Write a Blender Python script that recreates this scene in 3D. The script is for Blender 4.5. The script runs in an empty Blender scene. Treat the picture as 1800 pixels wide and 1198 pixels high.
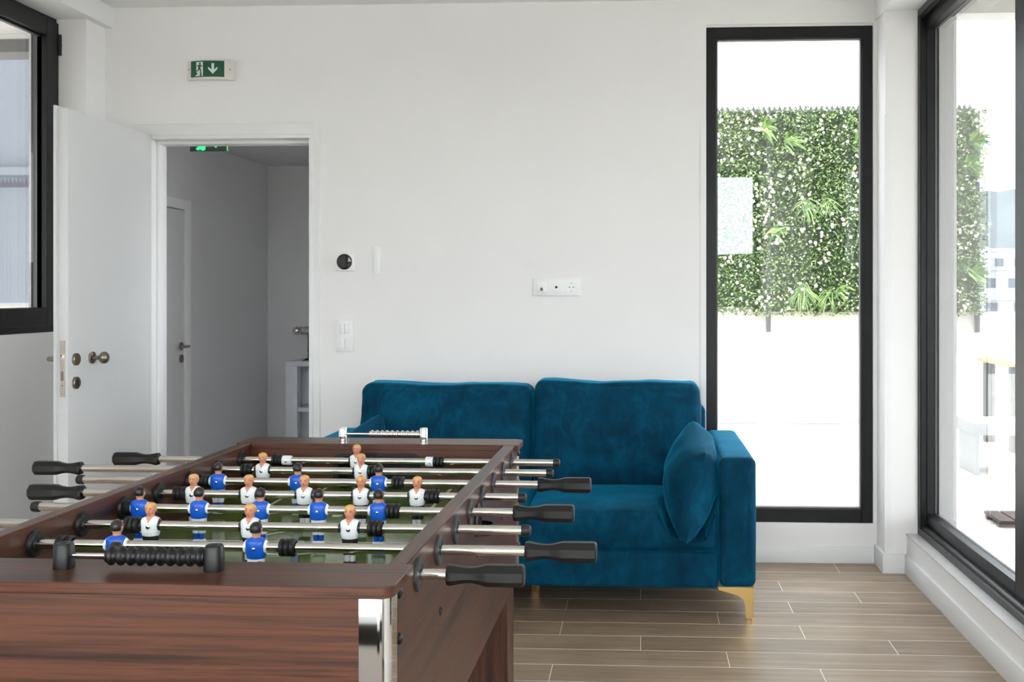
import bpy, bmesh, math, random
from mathutils import Vector, Matrix, noise

random.seed(7)
PI = math.pi
scene = bpy.context.scene
COL = scene.collection

# ------------------------------------------------------------------ camera, sky, sun, exposure
EYE = 1.294
cam_data = bpy.data.cameras.new('camera')
cam_data.sensor_width = 36.0
cam_data.lens = 1850.0 / 1800.0 * 36.0
cam_data.shift_x = (900.0 - 1033.0) / 1800.0
cam_data.shift_y = (516.0 - 599.0) / 1800.0
cam_data.clip_start = 0.05
cam_data.clip_end = 2000
cam = bpy.data.objects.new('camera', cam_data)
cam.location = (0, 0, EYE)
cam.rotation_euler = (PI / 2, 0, 0.0503)
COL.objects.link(cam)
scene.camera = cam

world = bpy.data.worlds.new('world')
scene.world = world
world.use_nodes = True
bg = world.node_tree.nodes['Background']
bg.inputs['Color'].default_value = (0.93, 0.965, 1.0, 1)
bg.inputs['Strength'].default_value = 3.0

sun_data = bpy.data.lights.new('sun', 'SUN')
sun_data.energy = 0.9
sun_data.angle = math.radians(3)
sun_data.color = (1.0, 0.95, 0.88)
sun = bpy.data.objects.new('sun', sun_data)
sun.rotation_euler = Vector((0.0, 0.50, -0.85)).to_track_quat('-Z', 'Y').to_euler()
COL.objects.link(sun)

scene.view_settings.view_transform = 'Standard'
scene.view_settings.look = 'None'
scene.view_settings.gamma = 1.0
scene.view_settings.use_curve_mapping = False
scene.view_settings.exposure = 1.66


# ------------------------------------------------------------------ materials
def lin(c):
    c = c / 255.0
    return c / 12.92 if c <= 0.04045 else ((c + 0.055) / 1.055) ** 2.4


def rgb(r, g, b):
    return (lin(r), lin(g), lin(b), 1.0)


class NT:
    """small node-tree helper"""
    def __init__(self, name):
        self.m = bpy.data.materials.new(name)
        self.m.use_nodes = True
        self.t = self.m.node_tree
        self.p = self.t.nodes['Principled BSDF']
        self.out = self.t.nodes['Material Output']

    def n(self, kind, **kw):
        nd = self.t.nodes.new(kind)
        for k, v in kw.items():
            setattr(nd, k, v)
        return nd

    def l(self, a, b):
        self.t.links.new(a, b)

    def math(self, op, a, b=None):
        nd = self.n('ShaderNodeMath', operation=op)
        for i, v in enumerate((a, b)):
            if v is None:
                continue
            if isinstance(v, (int, float)):
                nd.inputs[i].default_value = v
            else:
                self.l(v, nd.inputs[i])
        return nd.outputs[0]

    def ramp(self, fac, stops):
        nd = self.n('ShaderNodeValToRGB')
        el = nd.color_ramp.elements
        while len(el) < len(stops):
            el.new(0.5)
        for e, (pos, colr) in zip(el, stops):
            e.position = pos
            e.color = colr
        self.l(fac, nd.inputs[0])
        return nd.outputs[0]

    def coord(self, scale=(1, 1, 1), which='Object'):
        tc = self.n('ShaderNodeTexCoord')
        mp = self.n('ShaderNodeMapping')
        mp.inputs['Scale'].default_value = scale
        self.l(tc.outputs[which], mp.inputs[0])
        return mp.outputs[0]

    def noise(self, vec, scale, detail=3, rough=0.55, dist=0.0):
        nd = self.n('ShaderNodeTexNoise')
        nd.inputs['Scale'].default_value = scale
        nd.inputs['Detail'].default_value = detail
        nd.inputs['Roughness'].default_value = rough
        nd.inputs['Distortion'].default_value = dist
        self.l(vec, nd.inputs['Vector'])
        return nd.outputs['Fac']

    def bump(self, h, strength=0.2, dist=0.01):
        nd = self.n('ShaderNodeBump')
        nd.inputs['Strength'].default_value = strength
        nd.inputs['Distance'].default_value = dist
        self.l(h, nd.inputs['Height'])
        self.l(nd.outputs[0], self.p.inputs['Normal'])


def plain(name, col, rough=0.5, metal=0.0, spec=0.5, vary=0.04, scale=30.0, bump=0.0):
    a = NT(name)
    v = a.coord()
    f = a.noise(v, scale)
    lo = tuple(max(0, c * (1 - vary)) for c in col[:3]) + (1,)
    hi = tuple(min(1, c * (1 + vary)) for c in col[:3]) + (1,)
    a.l(a.ramp(f, [(0.3, lo), (0.7, hi)]), a.p.inputs['Base Color'])
    a.p.inputs['Roughness'].default_value = rough
    a.p.inputs['Metallic'].default_value = metal
    a.p.inputs['Specular IOR Level'].default_value = spec
    if bump:
        a.bump(f, bump, 0.002)
    return a.m


def wood(name, along):
    a = NT(name)
    s = [1, 1, 1]
    st = {'x': (1.0, 22, 22), 'y': (22, 1.0, 22), 'z': (22, 22, 1.0)}[along]
    v = a.coord(st)
    warp = a.noise(v, 0.8, 2)
    coarse = a.noise(v, 1.1, 5, 0.62, 0.7)
    st2 = {'x': (3, 240, 240), 'y': (240, 3, 240), 'z': (240, 240, 3)}[along]
    fine = a.noise(a.coord(st2), 1.0, 2, 0.6)
    st3 = {'x': (2.0, 95, 95), 'y': (95, 2.0, 95), 'z': (95, 95, 2.0)}[along]
    mid = a.noise(a.coord(st3), 1.0, 3, 0.6)
    t = a.math('ADD', a.math('MULTIPLY', coarse, 0.50), a.math('MULTIPLY', mid, 0.30))
    t = a.math('ADD', t, a.math('MULTIPLY', fine, 0.20))
    c = a.ramp(t, [(0.36, rgb(22, 12, 9)), (0.44, rgb(56, 31, 21)), (0.50, rgb(77, 44, 31)),
                   (0.55, rgb(88, 51, 36)), (0.64, rgb(44, 25, 18))])
    a.l(c, a.p.inputs['Base Color'])
    a.p.inputs['Roughness'].default_value = 0.33
    a.p.inputs['Specular IOR Level'].default_value = 0.36
    a.bump(fine, 0.06, 0.001)
    return a.m


def make_glass(name, f0=0.075, tint=(0.96, 0.98, 0.98, 1)):
    a = NT(name)
    geo = a.n('ShaderNodeNewGeometry')
    dot = a.n('ShaderNodeVectorMath', operation='DOT_PRODUCT')
    a.l(geo.outputs['Incoming'], dot.inputs[0])
    a.l(geo.outputs['Normal'], dot.inputs[1])
    c = a.math('ABSOLUTE', dot.outputs['Value'])
    k = a.math('POWER', a.math('SUBTRACT', 1.0, c), 5.0)
    fac = a.math('ADD', a.math('MULTIPLY', k, 1 - f0), f0)
    tr = a.n('ShaderNodeBsdfTransparent')
    tr.inputs['Color'].default_value = tint
    gl = a.n('ShaderNodeBsdfGlossy')
    gl.inputs['Roughness'].default_value = 0.0
    mx = a.n('ShaderNodeMixShader')
    a.l(fac, mx.inputs[0])
    a.l(tr.outputs[0], mx.inputs[1])
    a.l(gl.outputs[0], mx.inputs[2])
    a.l(mx.outputs[0], a.out.inputs['Surface'])
    return a.m


def make_velvet():
    a = NT('teal_velvet')
    v = a.coord((1, 1, 1))
    f1 = a.noise(v, 5.0, 4, 0.55, 0.5)
    f2 = a.noise(a.coord((1.0, 1.0, 0.55)), 15.0, 4, 0.6, 1.6)
    f = a.math('ADD', a.math('MULTIPLY', f1, 0.62), a.math('MULTIPLY', f2, 0.38))
    c = a.ramp(f, [(0.34, rgb(0, 42, 63)), (0.5, rgb(0, 58, 84)), (0.66, rgb(2, 78, 108))])
    a.l(c, a.p.inputs['Base Color'])
    a.p.inputs['Roughness'].default_value = 0.75
    a.p.inputs['Specular IOR Level'].default_value = 0.1
    a.p.inputs['Sheen Weight'].default_value = 0.8
    a.p.inputs['Sheen Roughness'].default_value = 0.35
    a.p.inputs['Sheen Tint'].default_value = rgb(26, 156, 200)
    fine = a.noise(a.coord((1, 1, 1)), 900.0, 1)
    a.bump(fine, 0.05, 0.001)
    return a.m


def make_planks():
    a = NT('wood_look_tile')
    geo = a.n('ShaderNodeNewGeometry')
    r = geo.outputs['Random Per Island']
    tc = a.n('ShaderNodeTexCoord')
    cmb = a.n('ShaderNodeCombineXYZ')
    a.l(a.math('MULTIPLY', r, 37.0), cmb.inputs[2])
    ad = a.n('ShaderNodeVectorMath', operation='ADD')
    a.l(tc.outputs['Object'], ad.inputs[0])
    a.l(cmb.outputs[0], ad.inputs[1])
    mp = a.n('ShaderNodeMapping')
    mp.inputs['Scale'].default_value = (1.6, 28, 1)
    a.l(ad.outputs[0], mp.inputs[0])
    grain = a.noise(mp.outputs[0], 1.4, 5, 0.6, 0.4)
    mp2 = a.n('ShaderNodeMapping')
    mp2.inputs['Scale'].default_value = (2.2, 3.5, 1)
    a.l(ad.outputs[0], mp2.inputs[0])
    blot = a.noise(mp2.outputs[0], 1.6, 3)
    t = a.math('ADD', a.math('MULTIPLY', grain, 0.6), a.math('MULTIPLY', blot, 0.28))
    t = a.math('ADD', t, a.math('MULTIPLY', r, 0.12))
    c = a.ramp(t, [(0.32, rgb(116, 98, 80)), (0.5, rgb(143, 123, 103)), (0.66, rgb(164, 143, 121))])
    a.l(c, a.p.inputs['Base Color'])
    a.p.inputs['Roughness'].default_value = 0.38
    a.p.inputs['Specular IOR Level'].default_value = 0.45
    a.bump(grain, 0.05, 0.001)
    return a.m


def make_turf():
    a = NT('printed_turf')
    v = a.coord()
    f = a.noise(v, 160.0, 4, 0.7)
    g = a.noise(a.coord((1, 1, 1)), 9.0, 3)
    t = a.math('ADD', a.math('MULTIPLY', f, 0.75), a.math('MULTIPLY', g, 0.25))
    c = a.ramp(t, [(0.3, rgb(44, 62, 18)), (0.5, rgb(76, 98, 34)), (0.7, rgb(118, 136, 60))])
    a.l(c, a.p.inputs['Base Color'])
    a.p.inputs['Roughness'].default_value = 0.12
    a.p.inputs['Specular IOR Level'].default_value = 0.45
    return a.m


def make_leaf(name, stops, rough=0.5):
    a = NT(name)
    geo = a.n('ShaderNodeNewGeometry')
    c = a.ramp(geo.outputs['Random Per Island'], stops)
    a.l(c, a.p.inputs['Base Color'])
    a.p.inputs['Roughness'].default_value = rough
    return a.m


def make_paint(name, col, rough=0.65):
    a = NT(name)
    v = a.coord()
    f = a.noise(v, 3.0, 4)
    lo = tuple(c * 0.985 for c in col[:3]) + (1,)
    a.l(a.ramp(f, [(0.35, lo), (0.65, col)]), a.p.inputs['Base Color'])
    a.p.inputs['Roughness'].default_value = rough
    a.p.inputs['Specular IOR Level'].default_value = 0.3
    a.bump(a.noise(a.coord(), 220.0, 2), 0.012, 0.001)
    return a.m


def emitter(name, col, strength):
    a = NT(name)
    a.p.inputs['Base Color'].default_value = col
    a.p.inputs['Emission Color'].default_value = col
    a.p.inputs['Emission Strength'].default_value = strength
    return a.m


M = {}
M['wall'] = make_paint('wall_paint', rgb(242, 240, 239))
M['ceiling'] = make_paint('ceiling_paint', rgb(236, 236, 234))
M['trim'] = make_paint('trim_paint', rgb(238, 238, 238), 0.4)
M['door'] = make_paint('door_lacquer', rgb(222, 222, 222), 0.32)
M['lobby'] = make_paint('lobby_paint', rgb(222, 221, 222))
M['frame'] = plain('black_aluminium', rgb(17, 18, 21), 0.4, 0.0, 0.35, 0.06, 60)
M['frame_grey'] = plain('grey_aluminium', rgb(58, 58, 58), 0.45, 0.0, 0.5, 0.06, 60)
M['sash_grey'] = plain('sash_bead', rgb(120, 120, 118), 0.5)
M['gasket'] = plain('rubber_gasket', rgb(18, 18, 18), 0.7)
M['sill'] = plain('stone_sill', rgb(206, 204, 203), 0.35, vary=0.05, scale=14)
M['glass'] = make_glass('window_glass', 0.085, (0.80, 0.81, 0.81, 1))
M['clear_glass'] = make_glass('clear_glass', 0.045)
M['tinted_glass'] = make_glass('lightly_tinted_glass', 0.08, (0.76, 0.775, 0.79, 1))
M['solar_glass'] = make_glass('solar_tinted_glass', 0.08, (0.58, 0.585, 0.59, 1))
M['planks'] = make_planks()
M['grout'] = plain('pale_grout', rgb(240, 234, 224), 0.8, scale=80)
M['wood_x'] = wood('walnut_grain_across', 'x')
M['wood_y'] = wood('walnut_grain_lengthwise', 'y')
M['wood_z'] = wood('walnut_grain_upright', 'z')
M['chrome'] = plain('polished_chrome', rgb(236, 234, 231), 0.035, 1.0, 0.5, 0.01)
M['steel'] = plain('rod_steel', rgb(214, 211, 206), 0.11, 1.0, 0.5, 0.01)
M['nickel'] = plain('brushed_nickel', rgb(150, 142, 128), 0.3, 1.0, 0.5, 0.03)
M['lockplate'] = plain('lock_steel', rgb(205, 196, 186), 0.35, 0.9, 0.5, 0.05)
M['gold'] = plain('brushed_gold', rgb(212, 178, 116), 0.28, 1.0, 0.5, 0.03)
M['black'] = plain('black_plastic', rgb(15, 15, 17), 0.4, 0, 0.4, 0.05, 60)
M['grip'] = plain('black_grip', rgb(12, 12, 14), 0.38, 0, 0.4, 0.05, 60)
M['rubber'] = plain('black_rubber', rgb(20, 20, 21), 0.5, 0, 0.4, 0.05, 60)
M['bearing'] = plain('grey_black_plastic', rgb(52, 54, 56), 0.5, 0, 0.4, 0.05, 60)
M['turf'] = make_turf()
M['line'] = plain('white_print', rgb(214, 216, 205), 0.2, vary=0.03)
M['velvet'] = make_velvet()
M['seam'] = plain('dark_teal_seam', rgb(0, 44, 62), 0.9)
M['white_plastic'] = plain('white_plastic', rgb(240, 240, 240), 0.35, vary=0.01)
M['white_figure'] = plain('white_figure_plastic', rgb(232, 234, 238), 0.35, vary=0.02)
M['blue_figure'] = plain('blue_figure_plastic', rgb(10, 88, 196), 0.35, vary=0.03)
M['black_figure'] = plain('black_figure_plastic', rgb(24, 26, 30), 0.38, vary=0.05)
M['skin'] = plain('figure_skin', rgb(206, 140, 112), 0.5, vary=0.05, scale=90)
M['lips'] = plain('figure_lips', rgb(168, 98, 80), 0.5)
M['brow'] = plain('figure_brow', rgb(120, 76, 52), 0.5)
M['blond'] = plain('figure_blond_hair', rgb(216, 166, 98), 0.45, vary=0.12, scale=400)
M['dark_hair'] = plain('figure_dark_hair', rgb(28, 27, 28), 0.42, vary=0.1, scale=400)
M['sign_green'] = plain('sign_green', rgb(22, 84, 58), 0.3)
M['sign_white'] = plain('sign_white', rgb(228, 234, 230), 0.35)
M['sign_case'] = plain('sign_case', rgb(226, 220, 214), 0.3, vary=0.02)
M['acrylic'] = plain('smoked_acrylic', rgb(92, 96, 96), 0.25)
M['lit_green'] = emitter('lit_green', rgb(40, 240, 110), 0.75)
M['dark_glass'] = plain('dark_display', rgb(16, 17, 18), 0.05, 0, 0.6)
M['terrace'] = plain('terrace_tile', rgb(206, 201, 192), 0.6, vary=0.03, scale=3)
M['parapet'] = make_paint('parapet_paint', rgb(204, 198, 188))
M['marble'] = plain('marble_skirting', rgb(168, 168, 170), 0.3, vary=0.12, scale=6)
M['leaf'] = make_leaf('hedge_leaf', [(0.0, rgb(34, 52, 26)), (0.4, rgb(70, 98, 48)), (0.75, rgb(120, 146, 84)), (1.0, rgb(190, 202, 150))])
M['fern'] = make_leaf('fern_leaf', [(0.0, rgb(52, 84, 36)), (0.6, rgb(92, 126, 56)), (1.0, rgb(140, 166, 90))])
M['blossom'] = make_leaf('white_blossom', [(0.0, rgb(214, 206, 182)), (1.0, rgb(240, 236, 222))])
M['mat_green'] = plain('green_backing', rgb(40, 54, 32), 0.8, vary=0.3, scale=40)
M['fence'] = plain('painted_steel', rgb(70, 70, 78), 0.5)
M['wire'] = plain('galvanised_wire', rgb(120, 124, 130), 0.5)
M['haze_hill'] = plain('distant_hill', rgb(80, 86, 85), 0.95, vary=0.25, scale=0.08)
M['town'] = plain('town_plaster', rgb(136, 136, 134), 0.9, vary=0.03, scale=0.3)
M['town_pane'] = plain('town_window', rgb(66, 72, 76), 0.4)
M['facade'] = plain('grey_facade', rgb(116, 120, 125), 0.9, vary=0.05, scale=0.3)
M['soffit'] = make_paint('soffit_paint', rgb(222, 220, 214))
M['dark_beam'] = plain('grey_beam', rgb(110, 108, 106), 0.6)
M['pale_metal'] = plain('pale_powder_coat', rgb(158, 160, 162), 0.4)
M['slate'] = plain('slate_metal', rgb(72, 76, 80), 0.45)
M['oak'] = plain('oiled_oak', rgb(214, 166, 116), 0.45, vary=0.1, scale=20)
M['dark_slat'] = plain('dark_slat_wood', rgb(64, 42, 32), 0.5, vary=0.25, scale=18)
M['console'] = make_paint('console_lacquer', rgb(214, 216, 222), 0.35)


# ------------------------------------------------------------------ mesh helper
class MB:
    def __init__(self, off=(0, 0, 0)):
        self.bm = bmesh.new()
        self.mats = []
        self.off = Vector(off)

    def mi(self, m):
        if m not in self.mats:
            self.mats.append(m)
        return self.mats.index(m)

    def _fin(self, faces, m, smooth):
        i = self.mi(m)
        for f in faces:
            f.material_index = i
            f.smooth = smooth

    def box(self, x0, x1, y0, y1, z0, z1, m, bevel=0.0, seg=2):
        r = bmesh.ops.create_cube(self.bm, size=1.0)
        vs = r['verts']
        for v in vs:
            v.co = Vector(((x0 + x1) / 2 + v.co.x * (x1 - x0), (y0 + y1) / 2 + v.co.y * (y1 - y0),
                           (z0 + z1) / 2 + v.co.z * (z1 - z0)))
        fs = set(f for v in vs for f in v.link_faces)
        if bevel > 0:
            es = set(e for v in vs for e in v.link_edges)
            rb = bmesh.ops.bevel(self.bm, geom=list(es), offset=bevel, segments=seg, profile=0.5, affect='EDGES')
            vv = set(rb['verts']) | set(v for v in vs if v.is_valid)
            fs = set(f for v in vv for f in v.link_faces)
        self._fin(fs, m, False)
        return self

    def lathe(self, prof, origin, axis, m, seg=24, smooth=True, spin=0.0, cap=True):
        """prof: (t, r) along axis from origin"""
        ax = Vector(axis).normalized()
        up = Vector((0, 0, 1)) if abs(ax.z) < 0.9 else Vector((1, 0, 0))
        u = ax.cross(up).normalized()
        w = ax.cross(u).normalized()
        o = Vector(origin)
        rings = []
        for t, r in prof:
            if r < 1e-6:
                rings.append([self.bm.verts.new(o + ax * t)])
            else:
                rings.append([self.bm.verts.new(o + ax * t + (u * math.cos(2 * PI * k / seg + spin) + w * math.sin(2 * PI * k / seg + spin)) * r)
                              for k in range(seg)])
        fs = []
        for a, b in zip(rings, rings[1:]):
            for k in range(seg):
                k2 = (k + 1) % seg
                if len(a) == 1 and len(b) == 1:
                    continue
                if len(a) == 1:
                    fs.append(self.bm.faces.new((a[0], b[k2], b[k])))
                elif len(b) == 1:
                    fs.append(self.bm.faces.new((a[k], a[k2], b[0])))
                else:
                    fs.append(self.bm.faces.new((a[k], a[k2], b[k2], b[k])))
        self._fin(fs, m, smooth)
        if cap:
            caps = []
            for rg in (rings[0], rings[-1]):
                if len(rg) > 2:
                    caps.append(self.bm.faces.new(rg))
            self._fin(caps, m, False)
        return self

    def cyl(self, p0, p1, r, m, seg=20, r2=None, smooth=True):
        p0 = Vector(p0)
        p1 = Vector(p1)
        d = p1 - p0
        return self.lathe([(0, r), (d.length, r if r2 is None else r2)], p0, d, m, seg, smooth)

    def prism(self, poly, axis, lo, hi, m):
        """poly of 2-D points in the plane perpendicular to axis ('x','y','z'), extruded lo..hi"""
        def P(a, b, t):
            return {'x': (t, a, b), 'y': (a, t, b), 'z': (a, b, t)}[axis]
        A = [self.bm.verts.new(P(a, b, lo)) for a, b in poly]
        B = [self.bm.verts.new(P(a, b, hi)) for a, b in poly]
        fs = [self.bm.faces.new(A), self.bm.faces.new(B)]
        n = len(poly)
        for k in range(n):
            fs.append(self.bm.faces.new((A[k], A[(k + 1) % n], B[(k + 1) % n], B[k])))
        self._fin(fs, m, False)
        return self

    def loft(self, rings, m, seg=20, power=2.0, smooth=True, cap=True):
        """rings: (x, y, z, rx, ry) superellipse sections stacked along z"""
        R = []
        for x, y, z, rx, ry in rings:
            row = []
            for k in range(seg):
                t = 2 * PI * k / seg
                c, s = math.cos(t), math.sin(t)
                row.append(self.bm.verts.new((x + rx * math.copysign(abs(c) ** (2 / power), c),
                                              y + ry * math.copysign(abs(s) ** (2 / power), s), z)))
            R.append(row)
        fs = []
        for a, b in zip(R, R[1:]):
            for k in range(seg):
                fs.append(self.bm.faces.new((a[k], a[(k + 1) % seg], b[(k + 1) % seg], b[k])))
        if cap:
            fs.append(self.bm.faces.new(R[0]))
            fs.append(self.bm.faces.new(R[-1]))
        self._fin(fs, m, smooth)
        return self

    def ball(self, c, r, m, useg=20, vseg=12, warp=None):
        res = bmesh.ops.create_uvsphere(self.bm, u_segments=useg, v_segments=vseg, radius=1.0)
        for v in res['verts']:
            q = Vector((v.co.x * r[0], v.co.y * r[1], v.co.z * r[2]))
            if warp:
                q = warp(q)
            v.co = q + Vector(c)
        self._fin(set(f for v in res['verts'] for f in v.link_faces), m, True)
        return self

    def poly(self, pts, m):
        f = self.bm.faces.new([self.bm.verts.new(p) for p in pts])
        self._fin([f], m, False)
        return self

    def tube(self, pts, r, m, seg=10):
        for a, b in zip(pts, pts[1:]):
            self.cyl(a, b, r, m, seg)
        for p in pts[1:-1]:
            self.ball(p, (r, r, r), m, seg, 6)
        return self

    def mesh(self, name, recalc=True):
        if recalc:
            bmesh.ops.recalc_face_normals(self.bm, faces=self.bm.faces[:])
        me = bpy.data.meshes.new(name)
        if self.off.length:
            for v in self.bm.verts:
                v.co += self.off
        self.bm.to_mesh(me)
        self.bm.free()
        me.set_sharp_from_angle(angle=math.radians(38))
        for m in self.mats:
            me.materials.append(M[m])
        return me

    def build(self, name, parent=None, label=None, recalc=True):
        return link(name, self.mesh(name, recalc), parent, label)


def link(name, me, parent=None, label=None, loc=None):
    o = bpy.data.objects.new(name, me)
    COL.objects.link(o)
    if parent is not None:
        o.parent = parent
    if loc is not None:
        o.location = loc
    if label:
        o['label'] = label
    return o


def thing(name, label, cat, loc=(0, 0, 0), rotz=0.0, group=None):
    o = bpy.data.objects.new(name, None)
    o.empty_display_size = 0.1
    COL.objects.link(o)
    o.location = loc
    o.rotation_euler = (0, 0, rotz)
    o['label'] = label
    o['category'] = cat
    if group:
        o['group'] = group
    return o


def tag(o, label, cat, group=None, kind=None):
    o['label'] = label
    o['category'] = cat
    if group:
        o['group'] = group
    if kind:
        o['kind'] = kind
    return o


def struct(name, mb, parent=None):
    o = mb.build(name, parent)
    if parent is None:
        o['kind'] = 'structure'
    return o


def struct_empty(name, loc=(0, 0, 0)):
    o = bpy.data.objects.new(name, None)
    COL.objects.link(o)
    o.location = loc
    o['kind'] = 'structure'
    return o


def bevel_mod(o, w, seg=2):
    b = o.modifiers.new('bevel', 'BEVEL')
    b.width = w
    b.segments = seg
    b.limit_method = 'ANGLE'
    b.angle_limit = math.radians(40)
    return o


# ------------------------------------------------------------------ the room
D = 5.12          # inside face of the back wall
XL, XR = -2.817, 1.232
ZC = 2.717        # ceiling
YB = -0.45        # rear wall just behind the camera

PITCH, LEN = 0.1588, 0.925
# floor: tile planks laid across the room
mb = MB()
mb.box(-3.1, 1.30, YB - 0.2, D + 0.13, -0.12, -0.0003, 'grout')
thirds = {31: 0, 30: 1, 29: 2, 28: 0, 27: 2, 26: 1, 25: 2, 24: 0, 23: 1, 22: 2, 21: 0, 20: 1}
for n in range(-4, 33):
    y0 = n * PITCH + 0.0145
    k = thirds.get(n, (n * 7 + (n // 3)) % 3)
    x = k * 0.309 - 5 * LEN
    while x < 1.28:
        xa, xb = max(x, -2.95), min(x + LEN, 1.27)
        ya, yb = max(y0, YB - 0.15), min(y0 + PITCH, D + 0.12)
        if xb - xa > 0.01 and yb - ya > 0.01:
            g = 0.0014
            mb.box(xa + g, xb - g, ya + 0.0020, yb - 0.0020, -0.011, 0.0, 'planks')
        x += LEN
struct('floor', mb)

mb = MB()
mb.box(-3.1, 1.45, YB - 0.2, D + 0.13, ZC, ZC + 0.2, 'ceiling')
struct('ceiling', mb)

# back wall with the lobby doorway and the tall fixed window
DX0, DX1, DZ = -2.434, -1.624, 2.069
WX0, WX1, WZ0, WZ1 = 0.317, 1.116, 0.190, 2.597
T = 0.13
mb = MB()
mb.box(-2.95, DX0, D, D + T, 0, ZC, 'wall')
mb.box(DX0, DX1, D, D + T, DZ, ZC, 'wall')
mb.box(DX1, WX0, D, D + T, 0, ZC, 'wall')
mb.box(WX0, WX1, D, D + T, 0, WZ0, 'wall')
mb.box(WX0, WX1, D, D + T, WZ1, ZC, 'wall')
mb.box(WX1, 1.46, D, D + T, 0, ZC, 'wall')
struct('wall_back', mb)

# side piers and dropped edges of the ceiling
mb = MB()
mb.box(1.134, 1.281, 4.948, D, 0, 2.607, 'wall')
mb.box(1.281, 1.46, 4.948, D, 0, ZC, 'wall')
struct('column_right', mb)
mb = MB()
mb.box(XL, -2.666, D - 0.18, D, 0, 2.615, 'wall')
struct('column_left', mb)
mb = MB()
mb.box(XL, -2.623, YB, D, 2.615, ZC, 'ceiling')
struct('beam_left', mb)
mb = MB()
mb.box(1.120, 1.45, YB, D, 2.607, ZC, 'ceiling')
struct('beam_right', mb)

# window side wall
LW0, LW1, LZ0, LZ1 = 3.20, 4.94, 1.112, 2.615
mb = MB()
mb.box(-2.95, XL, YB - 0.2, LW0, 0, ZC, 'wall')
mb.box(-2.95, XL, LW0, LW1, 0, LZ0, 'wall')
mb.box(-2.95, XL, LW0, LW1, LZ1, ZC, 'wall')
mb.box(-2.95, XL, LW1, D, 0, ZC, 'wall')
struct('wall_left', mb)

mb = MB()
mb.box(XR, 1.45, 2.40, 4.948, 0, 0.178, 'wall')
mb.box(XR, 1.45, YB - 0.2, 2.40, 0, 2.607, 'wall')
struct('wall_right', mb)
mb = MB()
mb.box(XR - 0.004, 1.30, 2.40, 4.948, 0.1775, 0.183, 'sill')
struct('sill_right', mb)

RX0, RX1 = -2.45, 1.21
mb = MB()
mb.box(-2.95, RX0, YB - 0.2, YB, 0, ZC, 'wall')
mb.box(RX1, 1.45, YB - 0.2, YB, 0, ZC, 'wall')
mb.box(RX0, RX1, YB - 0.2, YB, 0, 0.19, 'wall')
mb.box(RX0, RX1, YB - 0.2, YB, 2.55, ZC, 'wall')
struct('wall_rear', mb)

# baseboards
mb = MB()
mb.box(-1.575, 1.119, D - 0.013, D, 0, 0.079, 'trim', 0.002)
struct('baseboard_back', mb)
mb = MB()
mb.prism([(1.120, 4.934), (1.232, 4.934), (1.232, 4.948), (1.134, 4.948), (1.134, D), (1.120, D)], 'z', 0, 0.09, 'trim')
struct('baseboard_column', mb)
mb = MB()
mb.box(1.219, 1.232, YB, 4.934, 0, 0.09, 'trim', 0.002)
struct('baseboard_right', mb)
mb = MB()
mb.box(XL, XL + 0.013, YB, 4.94, 0, 0.08, 'trim', 0.002)
struct('baseboard_left', mb)

# thin corner guards beside the tall window, on the column and beside the doorway
mb = MB()
mb.box(0.290, 0.317, D - 0.003, D, 0.08, 2.125, 'trim')
struct('trim_1', mb)
mb = MB()
mb.prism([(1.1305, 4.9445), (1.162, 4.9445), (1.162, 4.948), (1.134, 4.948), (1.134, 4.976), (1.1305, 4.976)], 'z', 0.09, 2.125, 'trim')
struct('trim_2', mb)
# doorway casing and jamb lining
mb = MB()
mb.box(-2.512, -1.6115, D - 0.012, D, DZ + 0.012, DZ + 0.066, 'trim', 0.002)
mb.box(-2.512, -2.446, D - 0.012, D, 0, DZ + 0.012, 'trim', 0.002)
mb.box(-1.612, -1.579, D - 0.009, D, 0, 2.105, 'trim')
struct('trim_3', mb)
mb = MB()
mb.box(-2.446, -2.426, D - 0.014, D + T, 0, DZ - 0.008, 'trim', 0.002)
mb.box(-1.632, -1.612, D - 0.014, D + T, 0, DZ - 0.008, 'trim', 0.002)
mb.box(-2.446, -1.612, D - 0.014, D + T, DZ - 0.008, DZ + 0.012, 'trim', 0.002)
mb.box(-2.426, -2.412, D + 0.045, D + T, 0, DZ - 0.026, 'trim', 0.002)
mb.box(-1.646, -1.632, D + 0.045, D + T, 0, DZ - 0.026, 'trim', 0.002)
mb.box(-2.426, -1.632, D + 0.045, D + T, DZ - 0.026, DZ - 0.008, 'trim', 0.002)
mb.box(-1.634, -1.6315, D + 0.006, D + 0.026, 0.985, 1.055, 'lockplate')
struct('door_frame', mb)


# fixed tall window in the back wall
def ring(mb, ax, lo, hi, a0, a1, b0, b1, wa0, wa1, wb0, wb1, m):
    """rectangular frame; ax = axis of its thickness"""
    def bx(p0, p1, q0, q1):
        if ax == 'y':
            mb.box(p0, p1, lo, hi, q0, q1, m, 0.002, 1)
        else:
            mb.box(lo, hi, p0, p1, q0, q1, m, 0.002, 1)
    bx(a0, a0 + wa0, b0, b1)
    bx(a1 - wa1, a1, b0, b1)
    bx(a0 + wa0, a1 - wa1, b0, b0 + wb0)
    bx(a0 + wa0, a1 - wa1, b1 - wb1, b1)


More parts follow.
